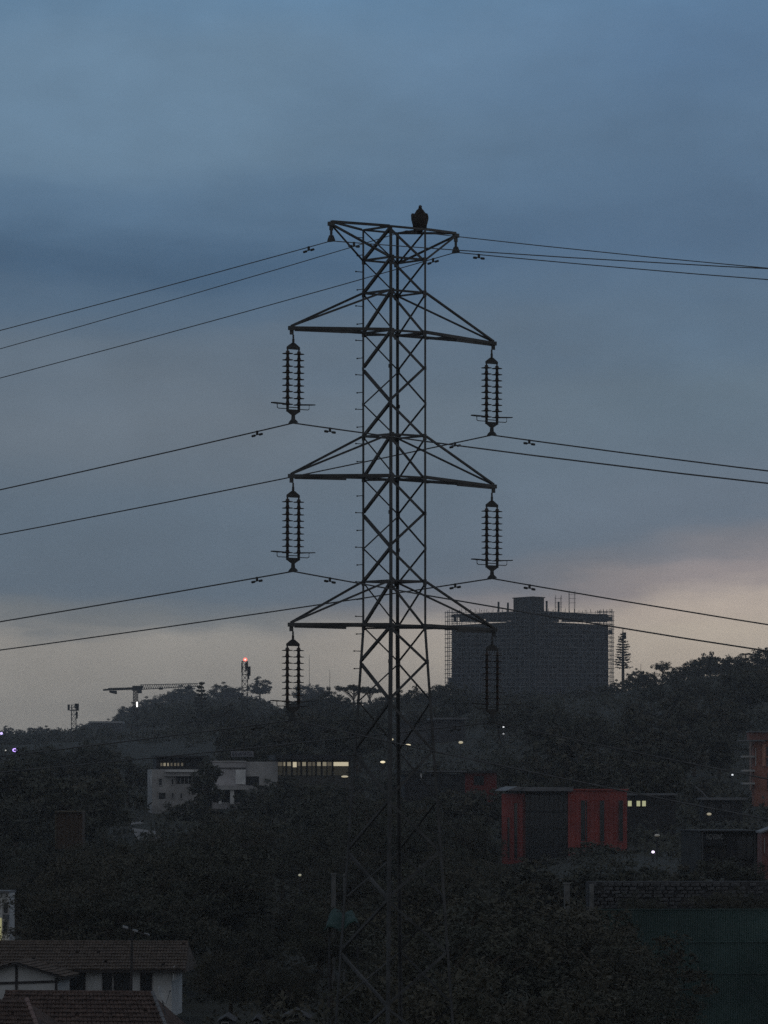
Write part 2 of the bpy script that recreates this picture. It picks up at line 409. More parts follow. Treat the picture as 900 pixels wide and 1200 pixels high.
def earth_hanger(p):
    p = Vector(p); t = thing('earth_wire_clamp', 'small clamp hanging under the %s tip of the pylon top' % ('left' if (p - C0).dot(A) > 0 else 'right'), 'clamp', p, 'earth wire clamps')
    MB().box(p - UP * .16, (.05, .04, .16), A, W, UP).build('link', STEEL_DARK, t)
    cl = [p + W * a + UP * z for a, z in ((-.05, -.22), (.05, -.22), (.12, -.34), (.12, -.38), (-.12, -.38), (-.12, -.34))]
    MB().prism([q + A * .03 for q in cl], -A * .06).build('clamp_body', STEEL_DARK, t)
for s in (1, -1):
    earth_hanger(TIPS[(s, 0)] - UP * .06)
    build_wire(TIPS[(s, 0)] - UP * .42, 'thin earth wire passing through the clamp at the %s tip of the pylon top' % ('left' if s > 0 else 'right'), 'earth wires on the pylon', .012, .081 if s > 0 else .095, .139 if s > 0 else .152, .9, 'earth wire')
build_wire(node('B', 268) + W * .35 + UP * .06, 'third thin wire fixed to the pylon top near the bird', 'earth wires on the pylon', .011, .098, .167, 1.3, 'earth wire', (0, 0))

# ------------------------------------------------------------------ bird on the pylon top
def build_bird():
    p = node('B', 268).lerp(node('R', 268), .78) + UP * .0
    t = thing('bird', 'large dark bird with hunched wings perched on the pylon top', 'bird', p)
    x = Vector((1, 0, 0)); y = Vector((0, 1, 0))
    m = MB(); S_ = lambda c, r, sc: m.sphere(p + Vector(c), r, 20, 12, sc)
    S_((0, 0, .26), .17, (1.2, .95, 1.35)); S_((.01, .02, .38), .13, (1.25, 1, 1.1)); S_((.0, .0, .14), .12, (1, 1.1, 1))
    S_((.005, -.03, .46), .095, (1.2, 1, 1.0)); S_((.008, -.05, .53), .055, (1, 1, 1.3)); S_((.010, -.06, .60), .046, (.95, 1.1, .95)); S_((.012, -.08, .60), .04, (.8, 1.2, .9))
    o = m.build('body', FEATHER, t)
    r = o.modifiers.new('remesh', 'REMESH'); r.mode = 'VOXEL'; r.voxel_size = .014; r.use_smooth_shade = True
    sm = o.modifiers.new('smooth', 'SMOOTH'); sm.iterations = 3; sm.factor = .5
    for s in (-1, 1):
        w = MB(); c = p + Vector((s * .168, .03, .27))
        w.sphere(c + Vector((0, 0, .06)), .09, 14, 10, (.55, 1.3, 1.35)); w.sphere(c + Vector((-s * .03, .05, -.08)), .085, 14, 10, (.5, 1.2, 1.9))
        if s < 0: w.sphere(c + Vector((-.015, .0, .12)), .05, 12, 8, (.8, 1, 1.2))
        wo = w.build('wing', FEATHER, t); r = wo.modifiers.new('remesh', 'REMESH'); r.mode = 'VOXEL'; r.voxel_size = .012; r.use_smooth_shade = True
        MB().tube([p + Vector((s * .055, -.01, .10)), p + Vector((s * .055, -.02, .0))], [.028, .016], 8).tube([p + Vector((s * .055, -.08, -.012)), p + Vector((s * .055, .04, -.012))], [.008, .013], 6).tube([p + Vector((s * .075, -.07, -.012)), p + Vector((s * .055, -.01, -.01))], [.007, .011], 6).tube([p + Vector((s * .035, -.07, -.012)), p + Vector((s * .055, -.01, -.01))], [.007, .011], 6).build('leg', SKIN, t)
        MB().sphere(p + Vector((.012 + s * .034, -.095, .608)), .009, 8, 6).build('eye', HOLE, t)
    q = [p + Vector(v) for v in ((-.07, .10, .13), (.07, .10, .13), (.06, .15, -.06), (-.06, .15, -.06))]
    MB().prism(q, (0, .02, .01)).build('tail', FEATHER, t)
    MB().tube([p + Vector((.012, -.10, .605)), p + Vector((.012, -.15, .595)), p + Vector((.012, -.175, .575))], [.02, .012, .003], 8).build('beak', SKIN, t)
build_bird()

# ------------------------------------------------------------------ facades measured on the photo
class Facade:
    def __init__(s, pxL, DL, pxR, DR):
        s.a = P(pxL, 920, DL); s.b = P(pxR, 920, DR); s.a.z = s.b.z = 0
        s.u = (s.b - s.a).normalized(); s.n = Vector((s.u.y, -s.u.x, 0))       # n points to the camera side
    def pt(s, px, row, out=0.0):
        d = ray(px, row); k = (s.a.dot(s.n)) / d.dot(s.n); return d * k + s.n * out
    def slab(s, mb, x0, r0, x1, r1, o0, o1):
        b = [s.pt(x0, r1), s.pt(x1, r1)]; tz = s.pt((x0 + x1) / 2, r0).z; bz = s.pt((x0 + x1) / 2, r1).z
        q = []
        for z in (bz, tz):
            for p, o in ((b[0], o1), (b[1], o1), (b[1], o0), (b[0], o0)):
                v = p + s.n * o; v.z = z; q.append(v)
        mb.hexa(q[:4], q[4:]); return mb
    def quad(s, x0, r0, x1, r1, name, m, parent, o0=-.2, o1=.05):
        return s.slab(MB(), x0, r0, x1, r1, o0, o1).build(name, m, parent)
    def window(s, x0, r0, x1, r1, m, parent, frame=None, fw=.12, name='window', mull=0):
        f = MB(); e = fw / s.scale(x0)
        s.slab(f, x0 - e, r0 - e, x1 + e, r0, -.05, .09); s.slab(f, x0 - e, r1, x1 + e, r1 + e, -.05, .12)
        s.slab(f, x0 - e, r0, x0, r1, -.05, .085); s.slab(f, x1, r0, x1 + e, r1, -.05, .085)
        for k in range(mull):
            xm = x0 + (x1 - x0) * (k + 1) / (mull + 1); s.slab(f, xm - e * .35, r0, xm + e * .35, r1, -.05, .075)
        w = f.build(name, frame or DGREY, parent)
        s.quad(x0, r0, x1, r1, 'pane', m, w, -.04, .03)
        return w
    def scale(s, px): return s.pt(px, 920).y / F
def base(f, px, row): p = f.pt(px, row); return p
WARM = mat('lit_window_warm', (.5, .45, .3), .4, 2, .2, emit=(1, .88, .62), estr=.20)
WARM2 = mat('lit_window_bright', (.6, .55, .4), .4, 2, .2, emit=(1, .88, .62), estr=.5)
WARM3 = mat('lit_window_dim', (.3, .27, .2), .4, 2, .2, emit=(1, .86, .62), estr=.07)

# --- unfinished tower block on the far ridge
def build_block():
    fl = Facade(530, 1735, 624, 1690); fr = Facade(624, 1690, 713, 1735)
    cz = ground_z(*P(624, 920, 1700).xy) - 2
    c = P(624, 920, 1690); c.z = cz
    t = thing('unfinished_building', 'big boxy unfinished high-rise wrapped in scaffolding on the ridge', 'building', c)
    rb = 840
    def wall(f, x0, r0, x1, r1, depth, name, m): return f.slab(MB(), x0, r0, x1, r1, -depth, 0).build(name, m, t)
    pl, pr = fl.pt(530, 920), fr.pt(713, 920); pc = fl.pt(624, 920); back = pl + (pr - pc)
    zt = lambda r: fl.pt(600, r).z
    q = [pl, pc, pr, back]
    def prism(r0, r1, name, m, grow=0.0):
        ctr = (pl + pr) / 2; pts = []
        for z in (zt(r1), zt(r0)):
            for p in q: v = p + (p - ctr).normalized() * grow; v.z = z; pts.append(v)
        return MB().hexa(pts[:4], pts[4:]).build(name, m, t)
    prism(730, rb, 'wall', NETM)
    prism(716.5, 719.5, 'roof_slab', CONC, .35)
    prism(729, 731, 'floor_slab', CONC, .7)
    for k in range(10): prism(740 + k * 10, 740.9 + k * 10, 'floor_slab', CONC, .45)
    for f, x0, x1 in ((fl, 530, 624), (fr, 624, 713)):
        for k in range(13):
            x = x0 + 2 + (x1 - x0 - 4) * k / 12; f.quad(x - .9, 719.5, x + .9, 729, 'column', CONC, t, -.8, -.1)
            if k < 12: f.quad(x + 1, 719.5, x + 6.2, (729 if k % 4 else 722 + k % 3), 'infill_panel', NETM, t, -.6, -.3)
        me = None
        for r in range(9):
            for k in range(8):
                x = x0 + 6 + k * (x1 - x0 - 8) / 8; f.quad(x, 733 + r * 10, x + 5.4, 738.4 + r * 10, 'window', HOLE, t, -.3, .08)
    # stair and lift head on the roof
    fh = Facade(602, 1712, 624.5, 1700); fh2 = Facade(624.5, 1700, 638, 1707)
    h = [fh.pt(602, 920), fh.pt(624.5, 920), fh2.pt(638, 920)]; h.append(h[0] + h[2] - h[1])
    pts = []
    for z in (zt(717), zt(700)):
        for p in h: v = p.copy(); v.z = z; pts.append(v)
    hd = MB().hexa(pts[:4], pts[4:]).build('lift_head', CONC, t)
    pts = []
    ctr = (h[0] + h[2]) / 2
    for z in (zt(700), zt(699)):
        for p in h: v = p + (p - ctr).normalized() * .5; v.z = z; pts.append(v)
    MB().hexa(pts[:4], pts[4:]).build('lift_head_roof', CONC, hd)
    for px, r0 in ((579, 705), (590, 706), (646, 704), (660, 705), (598, 708)):
        (fl if px < 624 else fr).quad(px - .5, r0, px + .5, 717, 'roof_column', CONC, t, -2.2, -1.7)
    m = MB()
    for k in range(30):
        x = 532 + k * 6.2; f = fl if x < 624 else fr; f.slab(m, x - .15, 713.5 + (k * 37 % 10) * .25, x + .15, 717, -.5, -.4)
    o = m.build('starter_bars', STEEL_DARK, t); o['kind'] = 'stuff'
    # scaffolds stand against the two outer edges and along the top
    def scaffold(f, xs, r0, r1, label, outs, step=5.1):
        p = f.pt(xs[0], r1); s = thing('scaffolding', label, 'scaffolding', p, 'scaffolding round the high-rise')
        for x in xs:
            for o_ in outs:
                a, b = f.pt(x, r1, o_), f.pt(x, r0 + rnd.uniform(-2, 2), o_); b = Vector((a.x, a.y, b.z)); MB().tube([a, b], .11, 5).build('standard', STEEL_DARK, s)
        r = r0 + 2
        while r < r1:
            for o_ in outs:
                MB().tube([f.pt(xs[0] - .8, r, o_), f.pt(xs[-1] + .8, r, o_)], .10, 5).build('ledger', STEEL_DARK, s)
            f.slab(MB(), xs[0], r - .55, xs[-1], r - .3, outs[0], outs[-1]).build('plank', TIMBER, s)
            r += step
    scaffold(fl, (523, 525.4, 528), 716, 818, 'thin scaffolding up the left edge of the unfinished high-rise', (-5, -2.5, 0.4))
    scaffold(fr, (714, 716, 718), 715, 815, 'thin scaffolding up the right edge of the unfinished high-rise', (-5, -2.5, 0.4))
    def face_scaffold(f, x0, x1, label):
        s = thing('scaffolding', label, 'scaffolding', f.pt((x0 + x1) / 2, 818), 'scaffolding round the high-rise')
        n = 18; POLE = mat('galvanised_pole', (.24, .24, .25), .5)
        for k in range(n + 1):
            x = x0 + (x1 - x0) * k / n; a = f.pt(x, 825, 1.4); b = f.pt(x, 715 + rnd.uniform(-2.5, 2), 1.4); b = Vector((a.x, a.y, b.z))
            MB().tube([a, b], (.07), 4).build('standard', POLE, s)
        r = 718
        while r < 815:
            MB().tube([f.pt(x0, r, 1.4), f.pt(x1, r, 1.4)], (.065), 4).build('ledger', POLE, s)
            f.slab(MB(), x0, r + .3, x1, r + .7, .5, 1.3).build('plank', TIMBER, s)
            r += 5.1
        for k in range(40):
            i, q = rnd.randrange(n), 1 + rnd.randrange(18); xa = x0 + (x1 - x0) * i / n; xb = x0 + (x1 - x0) * (i + 1) / n
            f.slab(MB(), xa, 718 + q * 5.1, xb, 722.8 + q * 5.1, 1.42, 1.46).build('net_panel', NETM, s)
    face_scaffold(fl, 529, 624, 'fine scaffold grid across the left face of the unfinished high-rise')
    face_scaffold(fr, 624, 714, 'fine scaffold grid across the right face of the unfinished high-rise')
    # twin hoist masts on the roof
    for px, r0, lab in ((687, 692, 'taller pair of thin hoist masts on the high-rise roof'), (671, 697, 'shorter pair of thin hoist masts on the high-rise roof')):
        s = thing('hoist_mast', lab, 'mast', fr.pt(px, 717, -6), 'hoist masts on the roof')
        for dx in (-3.2, 3.2):
            MB().tube([fr.pt(px + dx, 718, -6), fr.pt(px + dx, r0, -6)], .09, 5).tube([fr.pt(px + dx - .9, 718, -6), fr.pt(px + dx - .9, r0 + 2, -6)], .06, 5).build('mast_pole', STEEL_DARK, s)
        for r in (r0 + 4, r0 + 9, r0 + 14): MB().tube([fr.pt(px - 4.2, r, -6), fr.pt(px + 4.2, r, -6)], .06, 5).build('tie_bar', STEEL_DARK, s)
build_block()

# --- red building
def build_red():
    f = Facade(613, 500, 735, 501.5); fs = Facade(588, 502.6, 614, 500)
    t = thing('red_building', 'red walled building with a dark glazed middle and grey flat roof', 'building', G(660, 503))
    f.slab(MB(), 666, 926, 735, 1022, -11, 0).build('wall', REDW, t)
    f.slab(MB(), 613, 927, 666, 1022, -11, -.35).build('glazed_wall', DGREY, t)
    fs.slab(MB(), 588, 930, 612.5, 1022, -3, 0).build('wall', REDW, t)
    for k in range(9): f.quad(616 + k * 5.6, 932, 616.5 + k * 5.6, 1020, 'mullion', STEEL_DARK, t, -.4, -.2)
    for k in range(4): f.quad(614, 950 + k * 20, 666, 951.2 + k * 20, 'transom', STEEL_DARK, t, -.4, -.18)
    for k in range(9):
        for j in range(4): f.quad(616.6 + k * 5.6, 932 + j * 20 if j else 932, 621.5 + k * 5.6, 949.8 + j * 20, 'glass_panel', GLASS, t, -.36, -.3)
    rf = f.slab(MB(), 604, 922.5, 670, 927, -11.5, .9).build('roof', ROOFM, t)
    a = [f.pt(591, 926.5, 1.2), f.pt(604, 926.5, 1.2), f.pt(612, 922.5, 1.2), f.pt(604, 921.5, 1.2)]
    MB().prism(a, -f.n * 8).build('roof_slope', ROOFM, t)
    f.quad(670, 924.6, 736, 926.2, 'parapet', REDW, t, -11.4, .25)
    for x0, x1 in ((680.5, 688), (702, 708.5), (724, 730)): f.window(x0, 938, x1, 986, GLASS, t, REDW, .06)
    for k in range(12): f.quad(669 + k * 5.6, 927, 669.5 + k * 5.6, 1020, 'cladding_rib', REDW, t, -.1, .06)
    fs.window(603, 941, 607, 1006, GLASS, t, REDW, .06); fs.window(595, 958, 598, 1006, GLASS, t, REDW, .06)
    f.quad(613.5, 934, 616, 1022, 'corner_pillar', mat('dark_red_paint', (.12, .04, .035)), t, -.5, -.1)
    # neighbour with three lit windows
    g = Facade(733, 530, 790, 530)
    h = thing('dark_building', 'dark building just right of the red one with three lit windows', 'building', G(760, 530))
    g.slab(MB(), 735.5, 932, 792, 1012, -8, 0).build('wall', DGREY, h); g.slab(MB(), 734.5, 930, 794, 932, -8.6, .5).build('roof', ROOFM, h)
    for x0, x1 in ((735.8, 740.2), (746, 750.2), (752.5, 756.8)):
        g.window(x0, 938.5, x1, 944.8, mat('lit_window_greenish', (.5, .5, .35), .4, 8, .5, emit=(.85, .85, .5), estr=.42), h, DGREY, .05)
    # small red-fronted house behind
    e = Facade(470, 620, 582, 621)
    s = thing('low_red_house', 'low house with long pale eave and red end wall behind the pylon', 'house', G(530, 622))
    e.slab(MB(), 474, 907, 545, 940, -7, 0).build('wall', DGREY, s); e.slab(MB(), 545, 905.8, 582, 940, -7, .02).build('end_wall', mat('dull_red_wall', (.2, .045, .042)), s)
    e.slab(MB(), 466, 903, 583, 905.4, -8, .8).build('roof', DGREY, s); e.quad(494, 903.1, 546, 904.5, 'gutter', ROOFM, s, .8, .95)
    e.quad(492, 906, 494, 914, 'post', WHITE, s, .4, .6)
    for x0, x1 in ((500, 510), (518, 530), (556, 566)): e.window(x0, 910, x1, 919, GLASS, s, DGREY, .1)
build_red()

# --- left-hand buildings
def build_left():
    f = Facade(176, 650, 246, 651)
    t = thing('grey_house', 'two-storey grey plastered house with a row of lit attic windows', 'house', G(205, 652))
    f.slab(MB(), 178, 901.5, 240, 962, -9, 0).build('wall', GREYW, t); f.slab(MB(), 184, 888, 240, 901, -8, -1.6).build('attic_wall', DGREY, t)
    f.slab(MB(), 182, 885.5, 246, 888, -9, -.6).build('roof', DGREY, t)
    f.slab(MB(), 192, 903, 236, 904.4, 0, .5).slab if False else None
    f.quad(193, 902.6, 237, 904.6, 'ledge', WHITE, t, 0, .5); f.quad(193, 908, 237, 909.6, 'balcony_slab', GREYW, t, 0, .6)
    f.quad(206, 909.7, 236, 918.4, 'balcony_shade_panel', HOLE, t, -.1, .05)  # flat panel on the wall; the balcony's shade is put into its dark colour
    for k in range(7): f.quad(207 + k * 4.4, 911.5, 207.6 + k * 4.4, 918.4, 'baluster', GREYW, t, .05, .15)
    for w in ((186, 912.5, 189.6, 920), (201, 913, 203.2, 919), (185.8, 929, 194, 936.5), (201.4, 929.5, 203.4, 935), (211.4, 930, 213.4, 935.5)): f.window(*w, GLASS, t, GREYW, .1)
    f.quad(230, 920, 235, 934, 'white_pillar', WHITE, t, -.1, .3); f.quad(176.4, 907.5, 177.2, 921, 'downpipe', WHITE, t, 0, .2)
    f.quad(184, 937.5, 199, 947, 'garden_wall', GREYW, t, 2.0, 2.4)
    fb = Facade(184, 650, 240, 651); fb.n = f.n
    for i, (x0, x1) in enumerate(((189, 191.2), (192.6, 195.2), (197, 198.8), (201, 203), (205, 207.4), (209, 211), (213.4, 215.6))):
        w = f.slab(MB(), x0, 894, x1, 897.6, -1.65, -1.5).build('window', (WARM3, WARM, WARM, WARM3, WARM3, WARM3, WARM3)[i], t)
    # long building with the lit upper floor
    g = Facade(250, 649, 412, 651)
    b = thing('long_building', 'long pale building with a lit window band below a dark roof', 'building', G(330, 652))
    g.slab(MB(), 250, 893.5, 288, 948, -10, 0).build('wall', LILAC, b); g.slab(MB(), 288.3, 892.5, 326, 948, -10, -.8).build('wall', GREYW, b)
    g.slab(MB(), 326.3, 890.5, 412, 948, -10, -1.2).build('wall', mat('dim_wall', (.10, .098, .09)), b)
    g.slab(MB(), 322, 884.5, 414, 890.2, -11, .2).build('roof', DGREY, b)
    g.quad(249, 891.4, 288.6, 893.3, 'parapet', GREYW, b, -10.2, .15)
    g.quad(276, 902, 287.4, 919, 'white_panel', WHITE, b, 0, .25); g.quad(249.5, 899.5, 288, 900.6, 'ledge', DGREY, b, 0, .2)
    g.quad(288.6, 909.8, 304, 921, 'garage_shade_panel', HOLE, b, -.8, -.72); g.quad(251.8, 909, 254.2, 916.5, 'small_window', HOLE, b, 0, .05)  # garage: flat dark panel, the unlit inside is put into its colour
    cn = g.slab(MB(), 248.5, 920.5, 294, 925.4, 0, 3.2).build('canopy', GREYW, b)
    for x0, x1 in ((255, 257.8), (268, 272.6)): g.quad(x0, 925.5, x1, 942, 'canopy_post', WHITE, cn, 2.4, 2.9)
    g.quad(250, 925.6, 288, 940, 'porch_shade_panel', HOLE, b, 0, .04)  # shade under the canopy, put into the colour of a flat dark panel
    xs = [326.5, 333, 337.4, 344, 349.6, 355, 361.6, 367, 372.4, 379, 384.6, 391.8]
    for i, x in enumerate(xs):
        x1 = (xs[i + 1] if i + 1 < len(xs) else 411.5) - (2.3 if i % 3 else 1.2)
        mt = (WARM3, WARM, WARM, WARM2, WARM3, WARM, WARM3, WARM3, WARM, WARM, WARM3, WARM2)[i]
        g2 = g; w = MB()
        for e in (x - .7, x1 + .1): g.slab(w, e, 892.4, e + .6, 909, -1.25, -1.0)
        wo = w.build('window', DGREY, b)
        g.quad(x, 893, x1, 897.6 if i != 3 else 899, 'lit_pane', mt, wo, -1.25, -1.12); g.quad(x, 898.2 if i != 3 else 899.4, x1, 908.6, 'lower_pane', mat('lit_window_very_dim', (.2, .18, .13), .4, 2, .2, emit=(1, .85, .55), estr=.006), wo, -1.25, -1.12)
    s = thing('roof_sign', 'small pale signboard standing on the roof of the long building', 'sign', g.pt(285, 891, -2))
    g.slab(MB(), 272, 880.2, 298.2, 886.6, -2.1, -1.9).build('board', mat('pale_sign_board', (.24, .24, .27)), s)
    for x in (276, 285, 294): g.quad(x, 886.6, x + .6, 891.6, 'sign_leg', STEEL_DARK, s, -2.1, -1.95)
    text('BANANATSA', g, 273.2, 885.6, 297, 4.4, -1.87, mat('dark_sign_letters', (.04, .04, .06)), s)

def text(body, f, x0, row, x1, hpx, out, m, parent):
    c = bpy.data.curves.new('lettering', 'FONT'); c.body = body; c.extrude = .01; c.materials.append(m)
    o = bpy.data.objects.new('lettering', c); COL.objects.link(o); o.parent = parent
    p = f.pt(x0, row, out); k = f.scale(x0); c.size = hpx * k / .7
    o.location = p - wloc(parent); o.rotation_euler = (math.pi / 2, 0, math.atan2(f.u.y, f.u.x))
    bpy.context.view_layer.update()
    sx = (x1 - x0) * k / max(o.dimensions.x, .01)
    me = bpy.data.meshes.new_from_object(o.evaluated_get(bpy.context.evaluated_depsgraph_get())); loc, rot = o.location.copy(), o.rotation_euler.copy()
    bpy.data.objects.remove(o); me.name = 'lettering'
    n = link('lettering', me, m, parent); n.location = loc; n.rotation_euler = rot; n.scale = (sx, 1, 1)
    return n
build_left()

# --- right edge: orange building, shop with sign, slab roofs
def build_right():
    f = Facade(876, 600, 960, 600)
    t = thing('orange_building', 'orange brick building with white balcony rails at the right edge', 'building', G(915, 605))
    f.slab(MB(), 884, 868, 960, 945, -4, 0).build('wall', ORANGEW, t); f.slab(MB(), 878, 858, 960, 867, -4, .6).build('attic_wall', mat('dull_orange_wall', (.24, .11, .09)), t)
    f.slab(MB(), 877, 856.8, 962, 858.2, -4.2, .9).build('roof', ROOFM, t)
    f.quad(866, 867.2, 896, 868.6, 'balcony_slab', ROOFM, t, -3, 1.2)
    for r in (885.5, 902, 917): f.quad(870, r, 884, r + 2.2, 'balcony_slab', GREYW, t, -3, 1.0)
    f.quad(878, 868.8, 879.3, 926, 'white_post', mat('pale_pink_post', (.42, .30, .28)), t, .7, .95)
    f.quad(885, 876, 886, 898, 'white_post', GREYW, t, .1, .3)
    f.quad(893.2, 872, 896.8, 898, 'corner_trim', mat('bright_orange_wall', (.55, .28, .2)), t, 0, .3)
    f.window(898, 875, 910, 898, GLASS, t, ORANGEW, .1); f.quad(897, 886, 960, 888, 'string_course', ORANGEW, t, 0, .2)
    f.window(899, 906, 912, 925, GLASS, t, ORANGEW, .1)
    # shop
    FRAME = mat('dim_frame_paint', (.10, .10, .105)); g = Facade(822, 345, 905, 345.8)
    s = thing('shop', 'dim shopfront with pale frame lines and a dark signboard at the right', 'shop', G(862, 348))
    g.slab(MB(), 822, 974, 893, 1034, -7, 0).build('wall', mat('shop_wall', (.045, .045, .043), .8, 1.5, .5), s)
    g.quad(820, 973, 893.5, 974.4, 'eave', DGREY, s, -7.2, .5)
    for x in (822.6, 883.6, 890): g.quad(x, 975, x + .9, 1032, 'frame_post', FRAME, s, 0, .25)
    g.quad(850, 1006, 883, 1007, 'frame_rail', DGREY, s, 0, .15)
    for x0, x1 in ((852, 862), (864, 874), (875, 882.5)): g.window(x0, 980, x1, 1004, GLASS, s, DGREY, .06)
    g.quad(852, 1025.5, 870, 1026.3, 'step', FRAME, s, 0, .5)
    for x0, x1, r0, r1 in ((826, 833, 1000, 1010), (836, 843, 999, 1012), (854, 862, 1010, 1024), (866, 872, 1012, 1022)): g.window(x0, r0, x1, r1, GLASS, s, DGREY, .05)
    n = thing('shop_sign', 'dark signboard with grey letters on the shopfront', 'sign', g.pt(836, 984, .3))
    g.slab(MB(), 824, 976.2, 848.5, 991, .05, .2).build('board', mat('dark_signboard', (.03, .033, .036)), n)
    text('NDVZNC', g, 827, 983.4, 846.5, 6.2, .21, mat('grey_sign_letters', (.34, .35, .36)), n)
    text('SERVICE', g, 830, 988.4, 842, 2.2, .21, mat('dim_sign_letters', (.07, .07, .065)), n) if False else None
    h = Facade(892, 330, 960, 330)
    e = thing('red_gable_shed', 'narrow reddish shed with a sloped roof edge beside the shop', 'shed', G(915, 332))
    a = [h.pt(892.5, 1032), h.pt(960, 1032), h.pt(960, 950), h.pt(893, 976)]
    MB().prism(a, -h.n * 4).build('wall', mat('faded_red_wall', (.22, .10, .09)), e)
    b = [h.pt(891.5, 976.5, .4), h.pt(960, 950.5, .4), h.pt(960, 948.6, .4), h.pt(891.5, 974.6, .4)]
    MB().prism(b, -h.n * 5).build('roof', ROOFM, e)
    h.quad(895.6, 982, 896.3, 1000, 'trim', GREYW, e, 0, .1); h.window(903, 985, 920, 1010, GLASS, e, DGREY, .05)
    # low slab-roofed house and the slanted pale stay
    k = Facade(820, 560, 875, 560)
    q = thing('flat_roof_house', 'low house with a pale flat roof edge left of the orange building', 'house', G(845, 562))
    k.slab(MB(), 824, 938, 870, 962, -6, 0).build('wall', DGREY, q); k.slab(MB(), 821, 935, 876, 937.4, -6.5, .6).build('roof', ROOFM, q)
    for x0, x1 in ((830, 838), (846, 856)): k.window(x0, 942, x1, 952, GLASS, q, DGREY, .08)
    m = thing('slanted_pole', 'pale slanted pole leaning above the flat-roofed house', 'pole', k.pt(824, 930, 1))
    MB().tube([k.pt(809.5, 917, -1), k.pt(824, 929, -1), k.pt(829, 935, -1)], .11, 6).build('pole', ROOFM, m)
build_right()

# --- stone wall and green fence
DULLC = mat('weathered_concrete', (.20, .20, .20), .95, 1.5, .4)
def build_wall_fence():
    f = Facade(660, 234, 960, 235)
    t = thing('stone_wall', 'rough grey stone block retaining wall above the green fence', 'wall', f.pt(800, 1090))
    f.slab(MB(), 690, 1033, 960, 1100, -1.2, 0).build('mortar_core', MORTAR, t)
    r = random.Random(11); protos = []
    for k in range(8):
        m = MB(); q = []
        for i in range(8):
            sx, sz, sy = (-1, 1, 1, -1)[i % 4], (-1, -1, 1, 1)[i % 4], (0 if i < 4 else 1)
            q.append(Vector((sx * .5 * r.uniform(.8, 1) * (1 - .1 * sy), -sy * r.uniform(.7, 1), sz * .5 * r.uniform(.75, 1) * (1 - .12 * sy))))
        m.hexa(q[:4], q[4:]); me = bpy.data.meshes.new('stone'); me.from_pydata(m.v, [], m.f); me.update(); me.materials.append(STONE); protos.append(me)
    row = 1034.0
    for k in range(7):
        x = 690 + r.uniform(0, 6); h = r.uniform(4.2, 5)
        while x < 905:
            w = r.uniform(6, 13)
            if not (732 < x + w / 2 < 768 and k > 3) and r.random() < (.95 if x < 820 else .6):
                o = link('stone', r.choice(protos), None, t); c = f.pt(x + w / 2, row + h / 2, 0); sc = f.scale(x)
                o.location = c - wloc(t) + f.n * 0; o.scale = (w * sc * .95, r.uniform(.08, .24), h * sc * .9); o.rotation_euler = (0, r.uniform(-.05, .05), math.atan2(f.u.y, f.u.x))
            x += w
        row += h
    for x0, x1 in ((690.5, 695),): f.quad(x0, 1036, x1, 1066, 'pillar', DULLC, t, 0, .4)
    p = thing('concrete_pillar', 'pale concrete pillar at the left end of the stone wall', 'pillar', f.pt(664, 1070))
    f.slab(MB(), 661.5, 1036, 667.5, 1085, -.25, .1).build('shaft', DULLC, p); f.slab(MB(), 660.5, 1034.5, 668.5, 1036, -.3, .15).build('cap', DULLC, p)
    # green fence of sheets on a frame
    g = Facade(698, 200, 960, 201)
    n = thing('green_fence', 'tall dark green sheet fence across the lower right', 'fence', g.pt(800, 1290))
    x = 699.0
    i = 0
    while x < 950:
        w = 16.4
        for r0, r1 in ((1066, 1103.5), (1104.2, 1140.4), (1141.1, 1300)):
            b = MB()
            for j in range(8):
                x0 = x + j * 2.05; g.slab(b, x0, r0, x0 + 1.1, r1, -.03, .0); g.slab(b, x0 + 1.1, r0, x0 + 2.05, r1, -.06, -.03)
            b.build('sheet', GREENF, n)
        g.quad(x - .4, 1064.5, x + .4, 1300, 'post', STEEL_DARK, n, -.16, -.065)
        x += w; i += 1
    for r0 in (1065, 1103.4, 1140.3): g.quad(698, r0, 952, r0 + .9, 'rail', GREENF, n, .005, .05)
build_wall_fence()

# --- houses at the lower left
def tiled(mb, p00, p10, p01, p11, rows, cols, thick=.05):
    """overlapping courses of rounded tiles between eave (p0*) and ridge (p1*)"""
    n = (p10 - p00).cross(p01 - p00).normalized()
    if n.z < 0: n = -n
    for i in range(rows):
        for j in range(cols):
            e = rnd.uniform(-.06, .06); a0, a1 = (i + e) / rows, (i + 1.15) / rows; b0, b1 = (j + rnd.uniform(0, .05)) / cols, (j + rnd.uniform(.9, .98)) / cols
            if rnd.random() < .012: continue
            q = lambda b, a: (p00.lerp(p10, b)).lerp(p01.lerp(p11, b), min(a, 1))
            h0, h1 = n * (thick * rnd.uniform(1.3, 2.0)), n * thick * .4
            m0 = q((b0 + b1) / 2, a0) + h0 + n * .035; m1 = q((b0 + b1) / 2, a1) + h1 + n * .035
            mb.add([q(b0, a0) + h0, m0, q(b1, a0) + h0, q(b1, a1) + h1, m1, q(b0, a1) + h1, q(b0, a0), q(b1, a0)],
                   [(0, 1, 4, 5), (1, 2, 3, 4), (6, 7, 2, 1, 0)])
